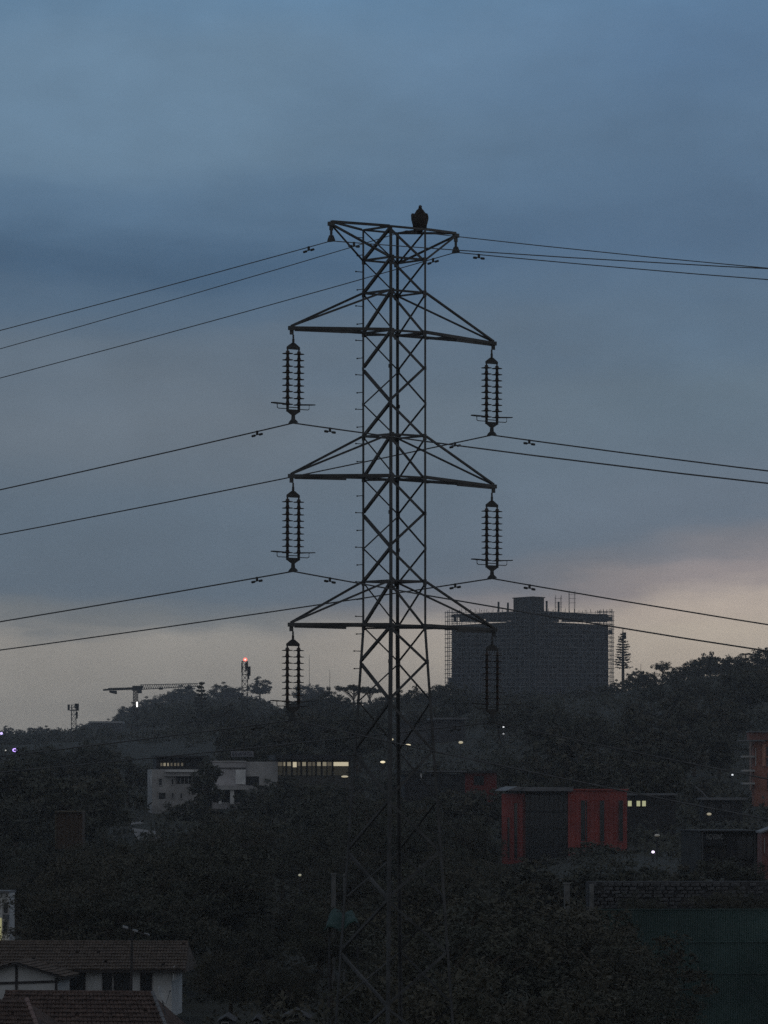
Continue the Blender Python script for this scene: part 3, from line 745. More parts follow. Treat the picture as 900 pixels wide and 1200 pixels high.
def build_houses():
    f = Facade(-30, 240.6, 218, 240)
    t = thing('white_house', 'long white-walled house with a brown tiled roof at lower left', 'house', G(110, 244))
    f.slab(MB(), -30, 1134, 201, 1192, -5.5, 0).build('wall', WHITE_H, t)
    rp = [f.pt(-32, 1137, .6), f.pt(219, 1136, .6), f.pt(-32, 1101.5, -2.7), f.pt(215, 1110, -2.7)]
    rp[2].z = rp[3].z = f.pt(100, 1107, -2.7).z
    rf = MB().hexa([rp[0] - UP * .12, rp[1] - UP * .12, rp[1] - f.n * 6.6 - UP * .12, rp[0] - f.n * 6.6 - UP * .12], [rp[2] - UP * .06 + f.n * .01, rp[3] - UP * .06 + f.n * .01, rp[3] - UP * .06 - f.n * .01, rp[2] - UP * .06 - f.n * .01]).build('roof', TILE, t)
    m = MB(); tiled(m, rp[0], rp[1], rp[2], rp[3], 9, 70); o = m.build('roof_tiles', TILE, rf); o['kind'] = 'stuff'
    for k in range(34):
        a, b = rp[2].lerp(rp[3], k / 34), rp[2].lerp(rp[3], (k + .93) / 34); MB().tube([a + UP * .03, b + UP * .03], [.11, .09], 8).build('ridge_tile', TILE, rf)
    f.quad(-30, 1136.6, 218, 1138.6, 'eave_board', TIMBER, t, .45, .58)
    for x0, x1 in ((83, 99), (121, 130), (134.5, 151.5), (165.5, 177)):
        f.window(x0, 1136.5, x1, 1180, GLASS, t, TIMBER, .05, 'tall_window', 1 if x1 - x0 > 12 else 0)
    a = [P(201.5, 1150, 239.3), P(212, 1146, 240.4), P(216, 1127.5, 240.8), P(203.5, 1132, 239.6)]
    MB().prism(a, -f.n * .2).build('end_wall', WHITE, t)
    # gabled porch
    g = Facade(-30, 236, 80, 235.4)
    p = thing('gabled_porch', 'white gable with dark timber framing in front of the long white house', 'porch', G(30, 235))
    a = [g.pt(-28, 1180), g.pt(68, 1180), g.pt(68, 1144), g.pt(20, 1129), g.pt(-28, 1144)]
    MB().prism(a, -g.n * 3).build('gable_wall', WHITE_H, p)
    for q0, q1 in (((19.5, 1130), (19.5, 1180)), ((-28, 1153), (68, 1150)), ((66, 1146), (66, 1180)), ((-20, 1146), (-20, 1180))):
        MB().bar(g.pt(*q0, .04), g.pt(*q1, .04), .12, .06, g.n).build('timber', TIMBER, p)
    for sx in (1, -1):
        tip = g.pt(20, 1127.5, .5); ev = g.pt(20 + sx * 58, 1145.5, .5); d = -g.n * 3.8
        r_ = MB().hexa([tip - UP * .1, ev - UP * .1, ev + d - UP * .1, tip + d - UP * .1], [tip, ev, ev + d, tip + d]).build('roof', TIMBER, p)
        m = MB(); tiled(m, ev, ev + d, tip, tip + d, 8, 12); o = m.build('roof_tiles', TILE, r_); o['kind'] = 'stuff'
    # tile roof in front
    h = Facade(15, 213.4, 200, 212.4)
    s = thing('red_tile_roof_house', 'lower house whose reddish tiled roof rises before the white house', 'house', G(110, 214))
    r0, r1 = h.pt(-6, 1172.5, -2.2), h.pt(168, 1163, -2.2); r1.z = r0.z = (r0.z * .35 + r1.z * .65)
    e0, e1 = h.pt(-6, 1216, 1.2), h.pt(206, 1212, 1.2); e1.z = e0.z
    MB().hexa([e0 - UP * .1, e1 - UP * .1, e1 - h.n * 6.8 - UP * .1, e0 - h.n * 6.8 - UP * .1], [r0 - UP * .05 + h.n * .01, r1 - UP * .05 + h.n * .01, r1 - UP * .05 - h.n * .01, r0 - UP * .05 - h.n * .01]).build('roof', TILE2, s)
    m = MB(); tiled(m, e0, e1, r0, r1, 11, 40, .06); o = m.build('roof_tiles', TILE2, s); o['kind'] = 'stuff'
    for k in range(22):
        a, b = r0.lerp(r1, k / 22), r0.lerp(r1, (k + .93) / 22); MB().tube([a + UP * .03, b + UP * .03], [.10, .085], 8).build('ridge_tile', TILE2, s)
    for k in range(9):
        a, b = r1.lerp(e1, k / 9), r1.lerp(e1, (k + .93) / 9); MB().tube([a + UP * .05, b + UP * .05], [.09, .10], 8).build('hip_tile', ROOFM, s)
    h.slab(MB(), -4, 1215, 200, 1290, -5, 0).build('wall', WHITE_H, s)
    # corner roof
    k = Facade(-40, 203, 64, 202)
    c = thing('corner_roof_house', 'house at the bottom left corner with only its tiled roof showing', 'house', G(10, 203))
    r0, r1 = k.pt(-40, 1170, -1.5), k.pt(18, 1174, -1.5); r0.z = r1.z; e0, e1 = k.pt(-40, 1230, 1.8), k.pt(70, 1230, 1.8); e0.z = e1.z
    MB().hexa([e0 - UP * .1, e1 - UP * .1, e1 - k.n * 6.6 - UP * .1, e0 - k.n * 6.6 - UP * .1], [r0 - UP * .05 + k.n * .01, r1 - UP * .05 + k.n * .01, r1 - UP * .05 - k.n * .01, r0 - UP * .05 - k.n * .01]).build('roof', TILE2, c)
    m = MB(); tiled(m, e0, e1, r0, r1, 12, 24, .06); o = m.build('roof_tiles', TILE2, c); o['kind'] = 'stuff'
    for j in range(12):
        a, b = r1.lerp(e1, j / 12), r1.lerp(e1, (j + .92) / 12); MB().tube([a + UP * .05, b + UP * .05], [.10, .11], 8).build('hip_tile', mat('pale_ridge_tile', (.24, .17, .16)), c)
    k.slab(MB(), -38, 1232, 60, 1300, -5, 0).build('wall', WHITE_H, c)
    # white building cut by the left edge
    w = Facade(-40, 285, 14, 284.6)
    b = thing('white_edge_building', 'small white two-storey building cut by the left edge with a lit doorway', 'building', G(-10, 286))
    w.slab(MB(), -40, 1046, 10.5, 1150, -1.5, 0).build('wall', WHITE, b); w.slab(MB(), -42, 1043.6, 11.5, 1046, -1.7, .3).build('roof', ROOFM, b)
    w.window(4.5, 1058, 9.5, 1070, GLASS, b, GREYW, .08); w.window(8, 1080, 14, 1092, GLASS, b, GREYW, .08) if False else w.window(4.5, 1080, 9, 1092, GLASS, b, GREYW, .08)
    w.quad(5, 1071.5, 11, 1077, 'air_unit', ROOFM, b, 0, .5)
    w.quad(-1.2, 1076, 1.6, 1112, 'lit_doorway', mat('lit_doorway', (.5, .5, .3), .4, 2, .2, emit=(1, .95, .5), estr=.25), b, 0, .06)
    MB().sphere(w.pt(.6, 1109, .5), .12, 8, 6).build('lamp_globe', mat('lamp_white', (.8, .8, .7), .4, emit=(1, .95, .75), estr=1.6), b)
    # dish on the roof edge
    d = thing('satellite_dish', 'pale satellite dish at the right corner of the reddish roof', 'dish', h.pt(192, 1185))
    c0 = h.pt(192, 1166, .2); ax = Vector((.75, -.5, .45)).normalized(); x = ax.cross(UP).normalized(); y = x.cross(ax)
    vs = [c0 - ax * .10]; fs = []
    for rr, dz in ((.16, -.085), (.33, -.04), (.45, 0.0)):
        vs += [c0 + ax * dz + (x * math.cos(q) * .62 + y * math.sin(q)) * rr for q in [2 * math.pi * k / 16 for k in range(16)]]
    fs += [(0, 1 + k, 1 + (k + 1) % 16) for k in range(16)]
    for i in range(2): fs += [(1 + i * 16 + k, 17 + i * 16 + k, 17 + i * 16 + (k + 1) % 16, 1 + i * 16 + (k + 1) % 16) for k in range(16)]
    o = MB().add(vs, fs).build('reflector', mat('white_dish_paint', (.5, .5, .5), .4), d); sf = o.modifiers.new('solid', 'SOLIDIFY'); sf.thickness = .02
    MB().tube([c0 - ax * .1, h.pt(193, 1190, -.2)], .03, 6).build('mount_pole', ROOFM, d); MB().tube([c0 - y * .4, c0 + ax * .42], .014, 6).sphere(c0 + ax * .44, .05, 8, 6).build('feed_arm', ROOFM, d)
    # floodlight pole
    q = G(154, 236); fp = thing('floodlight_pole', 'thin pole with three small pale lamp heads before the brown roof', 'street lamp', q)
    top = P(155, 1091, 236); MB().tube([q, top], [.09, .05], 8).build('pole', TIMBER, fp)
    MB().bar(P(146, 1088, 236.2), P(174, 1096, 235.8), .05, .05).build('cross_bar', TIMBER, fp)
    for px, r in ((147, 1086.5), (158.5, 1090.5), (172, 1095)): MB().box(P(px, r, 236), (.26, .22, .10), (1, 0, -.25)).build('lamp_head', mat('pale_lamp_glass', (.38, .39, .41), .3), fp)
build_houses()

# --- small far houses and odd structures
def build_small():
    f = Facade(470, 900, 545, 901)
    t = thing('hillside_house', 'pale grey hillside house with one narrow lit window seen through the pylon', 'house', G(505, 902))
    f.slab(MB(), 470, 846.5, 508, 880, -9, 0).build('wall', mat('dusky_plaster', (.10, .10, .105)), t); f.slab(MB(), 508, 843.5, 545, 876, -9, .8).build('wing_wall', mat('dusky_grey_wall', (.075, .075, .08)), t)
    f.slab(MB(), 506, 841, 547, 843.3, -10, 1.6).build('roof', ROOFM, t); f.slab(MB(), 468, 844.6, 508, 846.4, -10, .7).build('roof', DGREY, t)
    f.window(508.6, 848, 510.4, 854.5, WARM, t, DGREY, .1)
    for x0 in (472.5, 477.5, 491): f.window(x0, 848.5, x0 + 2.6, 852, GLASS, t, DGREY, .1)
    f.slab(MB(), 478, 858, 500, 872, 0, 3).build('porch_wall', mat('dusky_plaster', (.10, .10, .105)), t)
    g = Facade(104, 2000, 144, 2000)
    b = thing('pale_roof_hall', 'distant long hall with a thin pale roof below the crane', 'building', G(124, 2002))
    g.slab(MB(), 105, 847.5, 143, 862, -12, 0).build('wall', mat('far_wall', (.12, .12, .12)), b); g.slab(MB(), 104, 845.2, 144, 847.4, -13, 1).build('roof', mat('pale_far_roof', (.45, .45, .46)), b)
    for k in range(9): g.quad(106.5 + k * 4, 849.5, 108.8 + k * 4, 852, 'window', GLASS, b, 0, .2)
    for (px, D, r0, r1, w, lab, m) in ((160, 1150, 878, 886, 16, 'faint pale-roofed shed on the left slope beside a second one', ROOFM), (190, 1150, 876, 884, 20, 'faint wider pale-roofed shed on the left slope', ROOFM)):
        h = Facade(px - w, D, px + w, D); s = thing('slope_shed', lab, 'shed', G(px, D + 3))
        h.slab(MB(), px - w * .9, r0 + 3, px + w * .9, r1 + 14, -6, 0).build('wall', DGREY, s); MB().hexa([h.pt(px - w, r0 + 3, .5), h.pt(px + w, r0 + 3, .5), h.pt(px + w, r0 + 3, -6), h.pt(px - w, r0 + 3, -6)], [h.pt(px - w * .7, r0, -2.9), h.pt(px + w * .7, r0, -2.9), h.pt(px + w * .7, r0, -3.1), h.pt(px - w * .7, r0, -3.1)]).build('roof', mat('dusky_sheet_roof', (.12, .125, .13)), s)
    # brown framed shed in the trees on the left
    e = Facade(60, 420, 100, 420)
    s = thing('brown_shed', 'brown shed with a pale frame among the trees on the left', 'shed', G(82, 422))
    e.slab(MB(), 66, 952, 96, 995, -4, 0).build('wall', mat('brown_boards', (.075, .05, .035)), s); e.slab(MB(), 64.5, 950.4, 97, 951.8, -4.3, .3).build('roof', mat('dull_brown_edge', (.11, .09, .06)), s)
    e.quad(64.6, 952, 66, 995, 'frame_post', mat('dull_brown_edge', (.11, .09, .06)), s, -.1, .1)
    for k in range(6): e.quad(67 + k * 5, 953, 71.6 + k * 5, 994, 'board', mat('brown_boards', (.075, .05, .035)), s, 0, .03 + .02 * (k % 2))
    # white-ish posts, tarpaulin shelter
    p = G(390, 225); t = thing('white_post', 'thick pale post standing above the green tarpaulin', 'post', p)
    MB().tube([p, P(391, 1025, 225)], .10, 8).build('shaft', mat('pale_post', (.16, .16, .16)), t); MB().box(P(391, 1024, 225), (.26, .26, .06)).build('cap', mat('pale_post', (.16, .16, .16)), t)
    p = G(403, 226); t = thing('thin_post', 'thin pale post beside the thick one above the green tarpaulin', 'post', p)
    MB().tube([p, P(403.5, 1026, 226)], .05, 8).build('shaft', mat('pale_post', (.16, .16, .16)), t); MB().sphere(P(403.5, 1025.5, 226), .06, 8, 6).build('cap', mat('pale_post', (.16, .16, .16)), t)
    c = G(402, 210); t = thing('tarpaulin_shelter', 'faded green tarpaulin draped over a small shelter behind the pylon', 'shelter', c)
    rt = random.Random(9); nx, ny = 9, 7; vs = []
    for iy in range(ny):
        for ix in range(nx):
            u, v = ix / (nx - 1), iy / (ny - 1); edge = 6 * math.sin(u * 2.6 + .4) + 3 * math.sin(u * 9)
            x = 386 + 32 * u - 6 * v * (1 - u) + rt.uniform(-1, 1) * 1.2 + 4 * (v - .5) * u; r = 1077 - edge * 1.6 + v * (17 + 6 * math.sin(u * 5)) + rt.uniform(-1, 1) * 1.5
            vs.append(P(x, r, 212 - 4.5 * v + .35 * math.sin(u * 11 + v * 3)))
    o = MB().add(vs, [(iy * nx + ix, iy * nx + ix + 1, (iy + 1) * nx + ix + 1, (iy + 1) * nx + ix) for iy in range(ny - 1) for ix in range(nx - 1)]).build('tarpaulin', TARP, t, True)
    sf = o.modifiers.new('solid', 'SOLIDIFY'); sf.thickness = .03
    for x, r, D in ((386, 1084, 208), (419, 1080, 209)): q = P(x, r, D); MB().tube([Vector((q.x, q.y, c.z)), q], .04, 6).build('shelter_pole', STEEL_DARK, t)
    # little houses cut by the bottom edge
    for (px, D, r0, w, hh, lab) in ((265, 205, 1190, 11, 14, 'small gabled hut cut by the bottom edge beside the tiled roofs'), (301, 205, 1191, 6, 12, 'tiny pale hut at the bottom edge, middle of three'), (346, 203, 1184, 19, 20, 'pale low hut at the bottom edge left of the pylon foot')):
        h = Facade(px - w, D, px + w, D); s = thing('small_hut', lab, 'hut', G(px, D + 1))
        h.slab(MB(), px - w * .85, r0 + hh * .45, px + w * .85, r0 + 110, -3, 0).build('wall', mat('hut_wall', (.10, .105, .11), .9, 2, .5), s)
        q = [h.pt(px - w, r0 + hh * .5, .2), h.pt(px, r0, .2), h.pt(px + w, r0 + hh * .5, .2), h.pt(px, r0 + hh * .14, .2)]
        MB().prism(q, -h.n * 3.4).build('roof', mat('hut_roof', (.08, .078, .08)), s); h.window(px - w * .4, r0 + hh * .62, px + w * .2, r0 + hh * 1.1, GLASS, s, GREYW, .04)
    for (px, D, rr, w, lab) in ((372, 260, 1110, 18, 'heap of pale broken slabs below the green tarpaulin'),):
        s = thing('rubble_heap', lab, 'rubble', G(px, D)); r = random.Random(5)
        c = P(px, rr, D); z0 = ground_z(c.x, D)
        for k in range(9):
            q = P(px - w + k * w * .24, rr + r.uniform(-4, 4), D + r.uniform(-1, 1)); MB().box(q, (r.uniform(.1, .22), .12, r.uniform(.3, .9)), (1, .2, r.uniform(-.3, .3))).build('slab', mat('rubble_slab', (.16, .165, .17)), s)
        MB().hexa([P(px - w, rr + 14, D - 1.5), P(px + w, rr + 14, D - 1.5), P(px + w, rr + 14, D + 2), P(px - w, rr + 14, D + 2)], [P(px - w * .8, rr + 4, D - .8), P(px + w * .7, rr + 1, D - .8), P(px + w * .7, rr + 1, D + 1.2), P(px - w * .8, rr + 4, D + 1.2)]).build('mound', mat('earth_mound', (.08, .075, .065)), s)
    # pale path below the grey house
    m = MB(); pts = [(152, 946, 620), (160, 948, 610), (168, 949, 600), (172, 955, 580), (178, 961, 560), (186, 965, 545), (196, 968, 535)]
    vs = []
    for x, r, D in pts:
        for s in (-1, 1): q = G(x, D); vs.append(q + Vector((s * 1.4, s * .8, .12)))
    fs = [(2 * i, 2 * i + 1, 2 * i + 3, 2 * i + 2) for i in range(len(pts) - 1)]
    o = m.add(vs, fs).build('path', mat('pale_dust_path', (.26, .25, .25))); tag(o, 'pale dirt path winding down from the grey house', kind='structure')
build_small()

# ------------------------------------------------------------------ crane and masts
def lattice(mb, p, q, w, X, Y, n, r):
    p, q = Vector(p), Vector(q)
    c = [X * sx * w / 2 + Y * sy * w / 2 for sx, sy in ((-1, -1), (1, -1), (1, 1), (-1, 1))]
    for k in range(4): mb.tube([p + c[k], q + c[k]], r, 5)
    for i in range(n):
        a, b = p.lerp(q, i / n), p.lerp(q, (i + 1) / n)
        for k in range(4):
            k2 = (k + 1) % 4
            mb.tube([a + c[k if i % 2 else k2], b + c[k2 if i % 2 else k]], r * .7, 4, False); mb.tube([b + c[k], b + c[k2]], r * .7, 4, False)
    return mb
X_, Y_ = Vector((1, 0, 0)), Vector((0, 1, 0))
def build_crane():
    D = 1600; c = P(158.5, 840, D); g = ground_z(c.x, D)
    t = thing('tower_crane', 'flat-topped tower crane with a long lattice jib over the left hill', 'crane', (c.x, D, g))
    lattice(MB(), (c.x, D, g), P(159, 808.5, D), 1.5, X_, Y_, 26, .10).build('mast', STEEL_DARK, t)
    MB().box(P(159, 807.6, D), (2.6, 2.6, 1.0)).box(P(161.5, 805, D), (3.6, 1.6, .8)).build('slewing_unit', STEEL_DARK, t)
    MB().box(P(163.6, 809.2, D), (1.6, 1.8, 1.9)).build('cab', GLASS, t)
    a, b = P(164, 805.3, D), P(232, 802.6, D); d = (b - a).normalized()
    m = MB(); h = 1.55
    m.tube([a - UP * h * .5 - Y_ * .7, b - UP * h * .3 - Y_ * .7], .13, 5).tube([a - UP * h * .5 + Y_ * .7, b - UP * h * .3 + Y_ * .7], .13, 5).tube([a + UP * h * .5, b + UP * h * .3], .13, 5)
    n = 26
    for i in range(n):
        p, q = a.lerp(b, i / n), a.lerp(b, (i + 1) / n); k = .5 - .2 * i / n
        for s in (-.7, .7):
            m.tube([p - UP * h * k + Y_ * s, p.lerp(q, .5) + UP * h * k], .07, 4, False); m.tube([p.lerp(q, .5) + UP * h * k, q - UP * h * k + Y_ * s], .07, 4, False)
    m.build('jib', STEEL, t)
    MB().box(P(188.5, 807, D), (1.4, 1.5, .7)).tube([P(188.5, 803, D), P(188.5, 808, D)], .1, 5).build('trolley', STEEL_DARK, t); MB().box(P(221, 806, D), (2.4, 1.6, .5)).build('walkway', STEEL_DARK, t)
    a, b = P(157, 806.8, D), P(127, 807.8, D)
    MB().bar(a, b, 1.4, .85).build('counter_jib', STEEL_DARK, t); MB().bar(P(128, 808, D), P(121, 808.6, D), 1.2, .6).build('counter_jib_end', STEEL_DARK, t)
    q = [P(x, r, D - 1) for x, r in ((128, 809.4), (136.5, 809.4), (136.6, 813.4), (134.5, 813.2), (128, 811.5))]
    MB().prism(q, (0, 2, 0)).build('counterweight', CONC, t)
    for k in range(4): MB().tube([P(130 + k * 7, 806.6, D - .8), P(130 + k * 7, 805.2, D - .8)], .06, 4).build('rail_post', STEEL_DARK, t)
    o = MB().box(P(160.6, 825.5, D - 1.4), (.5, .3, 1.7)).build('work_light', mat('work_light', (.8, .8, .8), .4, emit=(1, .97, .92), estr=2.2), t)
build_crane()
def mast(px, D, top, w, label, panels, red=False, foot=None):
    c = P(px, top, D); g = ground_z(c.x, D)
    t = thing('telecom_mast', label, 'mast', (c.x, D, g), 'lattice telecom masts')
    n = max(8, int((c.z - g) / (w * 1.1)))
    lattice(MB(), (c.x, D, g), c, w, X_, Y_, n, .09).build('lattice_tower', STEEL_DARK, t)
    for (dx, r0, r1, pw) in panels: MB().box((P(px + dx, r0, D - 1) + P(px + dx, r1, D - 1)) / 2, (pw, .5, abs(P(px, r0, D).z - P(px, r1, D).z))).tube([P(px + dx, (r0 + r1) / 2, D - 1), P(px, (r0 + r1) / 2, D)], .06, 5).build('antenna_panel', STEEL_DARK, t)
    if red:
        MB().sphere(P(px + .4, top - 2, D - .5), .5, 10, 8).build('warning_lamp', mat('red_warning_lamp', (.6, .1, .1), .4, emit=(1, .16, .12), estr=1.6), t)
        MB().sphere(P(px + .4, top - 2, D - 1.3), .22, 8, 6).build('lamp_core', mat('lamp_core', (.9, .7, .7), .4, emit=(1, .6, .5), estr=2), t)
        MB().tube([P(px, top, D), P(px, top - 2, D - .5)], .08, 5).build('lamp_stem', STEEL_DARK, t)
mast(287, 1150, 775, 1.4, 'lattice mast with a glowing red lamp at its top, left of the pylon', ((5.2, 781, 792, .6), (4, 786, 796, .5), (-3.4, 777, 788, .35), (1.5, 776, 786, .5)), True)
mast(86.5, 1500, 826, 1.5, 'short lattice mast with antenna panels at the far left below the crane', ((-6, 825.5, 832.5, .7), (4.2, 824.5, 833, .9), (2.4, 824.5, 830, .7), (3.5, 834, 842, .6), (0, 832, 833, 2.6)))
for px, top, D, lab in ((362.5, 771, 2000, 'tall thin pole on the skyline just left of the pylon'), (386.5, 788, 2000, 'short thin pole on the skyline close beside the pylon'), (751, 783, 1300, 'faint thin pole right of the conifer-shaped mast')):
    c = P(px, top, D); g = ground_z(c.x, D); t = thing('thin_pole', lab, 'pole', (c.x, D, g)); MB().tube([(c.x, D, g), c], [.16, .08], 5).build('pole', STEEL, t); MB().tube([c, c + UP * 1.2], .05, 4).build('tip', STEEL, t)

# ------------------------------------------------------------------ street lamps and small lights
def lamp(px, row, D, label, col, strength, size, sx=1.0):
    c = P(px, row, D); g = ground_z(c.x, D); t = thing('street_lamp', label, 'lamp', (c.x, D, min(g, c.z - 1)))
    MB().tube([(c.x, D + .4, min(g, c.z - 1)), (c.x, D + .4, c.z + size * 1.3)], .08, 6).tube([(c.x, D + .4, c.z + size * 1.2), (c.x, D, c.z + size * 1.1)], .05, 5).build('pole', STEEL_DARK, t)
    MB().sphere(c, size, 10, 6, (sx, 1, .8)).build('bulb', mat('bulb_%d_%d_%d_%d' % (col[0] * 99, col[1] * 99, col[2] * 99, strength * 10), (.8, .8, .8), .4, emit=col, estr=strength), t)
PUR = (.85, .72, 1.0); WH = (1, .95, .85); YL = (1, .86, .55)
lamp(17.2, 879, 850, 'bright violet-white lamp low at the far left', (.52, .33, 1.0), 1.9, .42)
lamp(1.6, 859.5, 900, 'violet-white lamp touching the left edge', (.6, .48, 1.0), 1.5, .30)
lamp(6.6, 879.3, 870, 'tiny dim lamp between the two violet ones', WH, .5, .14)
lamp(765.3, 998.4, 420, 'bright violet-white lamp in front of the dark building', (.9, .75, 1.0), 1.6, .15)
lamp(858.3, 908, 620, 'small cool-white lamp left of the orange building', (.9, .95, 1.0), .9, .14)
lamp(590, 852, 820, 'small white lamp below the lowest right insulator', (.95, .97, 1.0), .9, .16)
lamp(590, 860, 815, 'fainter lamp just below the small white one', (.95, .97, 1.0), .25, .18)
lamp(540, 870, 800, 'yellowish lamp on the slope right of the pylon', YL, .4, .28, 1.4)
lamp(478, 873, 790, 'wide bright yellow-white lamp close right of the pylon leg', YL, .9, .20, 2.4)
lamp(459.8, 866.5, 800, 'tiny lamp seen between the middle pylon legs', YL, .5, .2)
lamp(448.5, 893, 700, 'short slanting warm lamp just left of the pylon legs', YL, .9, .22, 1.7)
lamp(404, 910, 630, 'warm lamp below the right end of the lit window band', YL, .45, .17, 2.8)
lamp(351.5, 1025.5, 330, 'lone yellowish lamp deep in the trees left of the pylon', (.9, .85, .55), .25, .10, 1.2)
lamp(831, 954, 545, 'dim lamp under the flat-roofed house', YL, .25, .2, 1.4)
lamp(770, 979, 430, 'faint lamp above the bright violet-white one', YL, .04, .16, 1.6)
lamp(240, 878, 1000, 'tiny pinkish lamp on the left slope above the long building', (1, .75, .6), .45, .25)
for i, (px, r) in enumerate(((196, 834), (203.5, 833.2), (209, 833.5), (214, 833), (183, 833.6))):
    lamp(px, r, 2250, ('leftmost but one', 'second from the right, brighter,', 'middle', 'rightmost', 'leftmost')[i] + ' of the faint hillside lights under the crane jib', (.9, .95, 1), .45 if i < 3 else .25, .32)

# ------------------------------------------------------------------ trees
def np_mesh(name, V, Q, mats, midx=None):
    me = bpy.data.meshes.new(name); nv, nf = len(V), len(Q)
    me.vertices.add(nv); me.vertices.foreach_set('co', V.astype(np.float32).ravel())
    me.loops.add(nf * 4); me.loops.foreach_set('vertex_index', Q.astype(np.int32).ravel())
    me.polygons.add(nf); me.polygons.foreach_set('loop_start', np.arange(0, nf * 4, 4, dtype=np.int32)); me.polygons.foreach_set('loop_total', np.full(nf, 4, np.int32))
    for m in mats: me.materials.append(m)
    if midx is not None: me.polygons.foreach_set('material_index', midx.astype(np.int32))
    me.update(); me.validate(); return me
def leaves(rng, C, size, up=.3):
    """one elongated leaf quad per centre, random attitude"""
    n = len(C); d = rng.normal(size=(n, 3)); d[:, 2] += up; d /= np.linalg.norm(d, axis=1)[:, None]
    e = rng.normal(size=(n, 3)); e -= d * (e * d).sum(1)[:, None]; e /= np.linalg.norm(e, axis=1)[:, None]
    s = size * rng.uniform(.6, 1.4, n)[:, None]
    V = np.stack([C - d * s, C + e * s * .42, C + d * s, C - e * s * .42], 1).reshape(-1, 3)
    return V, np.arange(n * 4).reshape(-1, 4)
def crown_pts(rng, clumps, per, rx, rz, cz, clump_r, flat=0.0):
    u = rng.normal(size=(clumps, 3)); u /= np.linalg.norm(u, axis=1)[:, None]; rad = rng.uniform(.25, 1, clumps) ** .55
    lob = 1 + .28 * np.sin(3 * np.arctan2(u[:, 1], u[:, 0]) + rng.uniform(0, 6)) * np.cos(2.3 * u[:, 2]) + rng.normal(0, .10, clumps)
    c = u * (rad * lob)[:, None] * np.array([rx, rx, rz]); c[:, 2] = np.where(c[:, 2] < 0, c[:, 2] * (.55 - flat * .4), c[:, 2]); c[:, 2] += cz
    k = np.repeat(np.arange(clumps), per); cr = clump_r * rng.uniform(.55, 1.35, clumps)
    p = rng.normal(size=(clumps * per, 3)); p /= np.linalg.norm(p, axis=1)[:, None]; p *= (rng.uniform(0, 1, clumps * per) ** .4)[:, None]
    p[:, 2] *= .7
    return c[k] + p * cr[k][:, None], c
def trunk_mesh(rng, h, r, targets, ntar):
    m = MB(); bend = rng.normal(0, .05 * h, 2)
    mid = Vector((bend[0] * .4, bend[1] * .4, h * .5)); top = Vector((bend[0], bend[1], h))
    m.tube([Vector((0, 0, -.6)), Vector((0, 0, .1)), mid, top], [r * 1.5, r * 1.1, r * .8, r * .5], 8)
    for i in rng.choice(len(targets), min(ntar, len(targets)), False):
        q = Vector(targets[i]); s = mid.lerp(top, rng.uniform(.2, 1)); k = s.lerp(q, .55) + Vector((0, 0, .06 * h))
        m.tube([s, k, q], [r * .42, r * .26, r * .08], 5)
    me = bpy.data.meshes.new('trunk'); me.from_pydata(m.v, [], m.f); me.update(); me.materials.append(BARK); return me
PROTO = {}
def make_proto(key, seed, mats, clumps, per, rx, rz, cz, clump_r, leaf, hh, tr, flat=0.0, nl=12):
    rng = np.random.default_rng(seed); pts, cc = crown_pts(rng, clumps, per, rx, rz, cz, clump_r, flat)
    V, Q = leaves(rng, pts, leaf); k = rng.integers(0, len(mats), len(cc)); idx = np.repeat(k, per)
    crown = np_mesh('crown', V, Q, mats, idx)
    PROTO[key] = (crown, trunk_mesh(rng, hh, tr, cc, nl))
L0, L1, L2 = LEAF
# unit: crown tops near z = 10 (scaled per tree)
for i in range(3):
    make_proto('near%d' % i, 20 + i, [(L0, L1, L2), (L0, L2, L0), (L1, L0, L1)][i], 170, 120, 4.2 + .4 * i, 4.0, 5.8, .85, .115, 6.2, .32, nl=22)
for i in range(4):
    make_proto('mid%d' % i, 40 + i, [(L0, L1, L2), (L0, L2, L2), (L1, L0, L0), (L2, L2, L0)][i], 70, 44, 3.6 + .5 * i, 4.0 - .2 * i, 5.9, 1.0, .30, 6.0, .30, nl=12)
make_proto('open', 61, (L0, L2), 46, 40, 4.0, 2.6, 7.0, .85, .26, 7.4, .26, .5, 26)
make_proto('umbrella', 62, (L0, L2), 70, 40, 6.2, 1.0, 8.8, .75, .28, 8.2, .3, .7, 26)
make_proto('tall', 63, (L2, L0), 60, 40, 2.2, 4.4, 5.6, .8, .28, 7.5, .25, 0, 12)
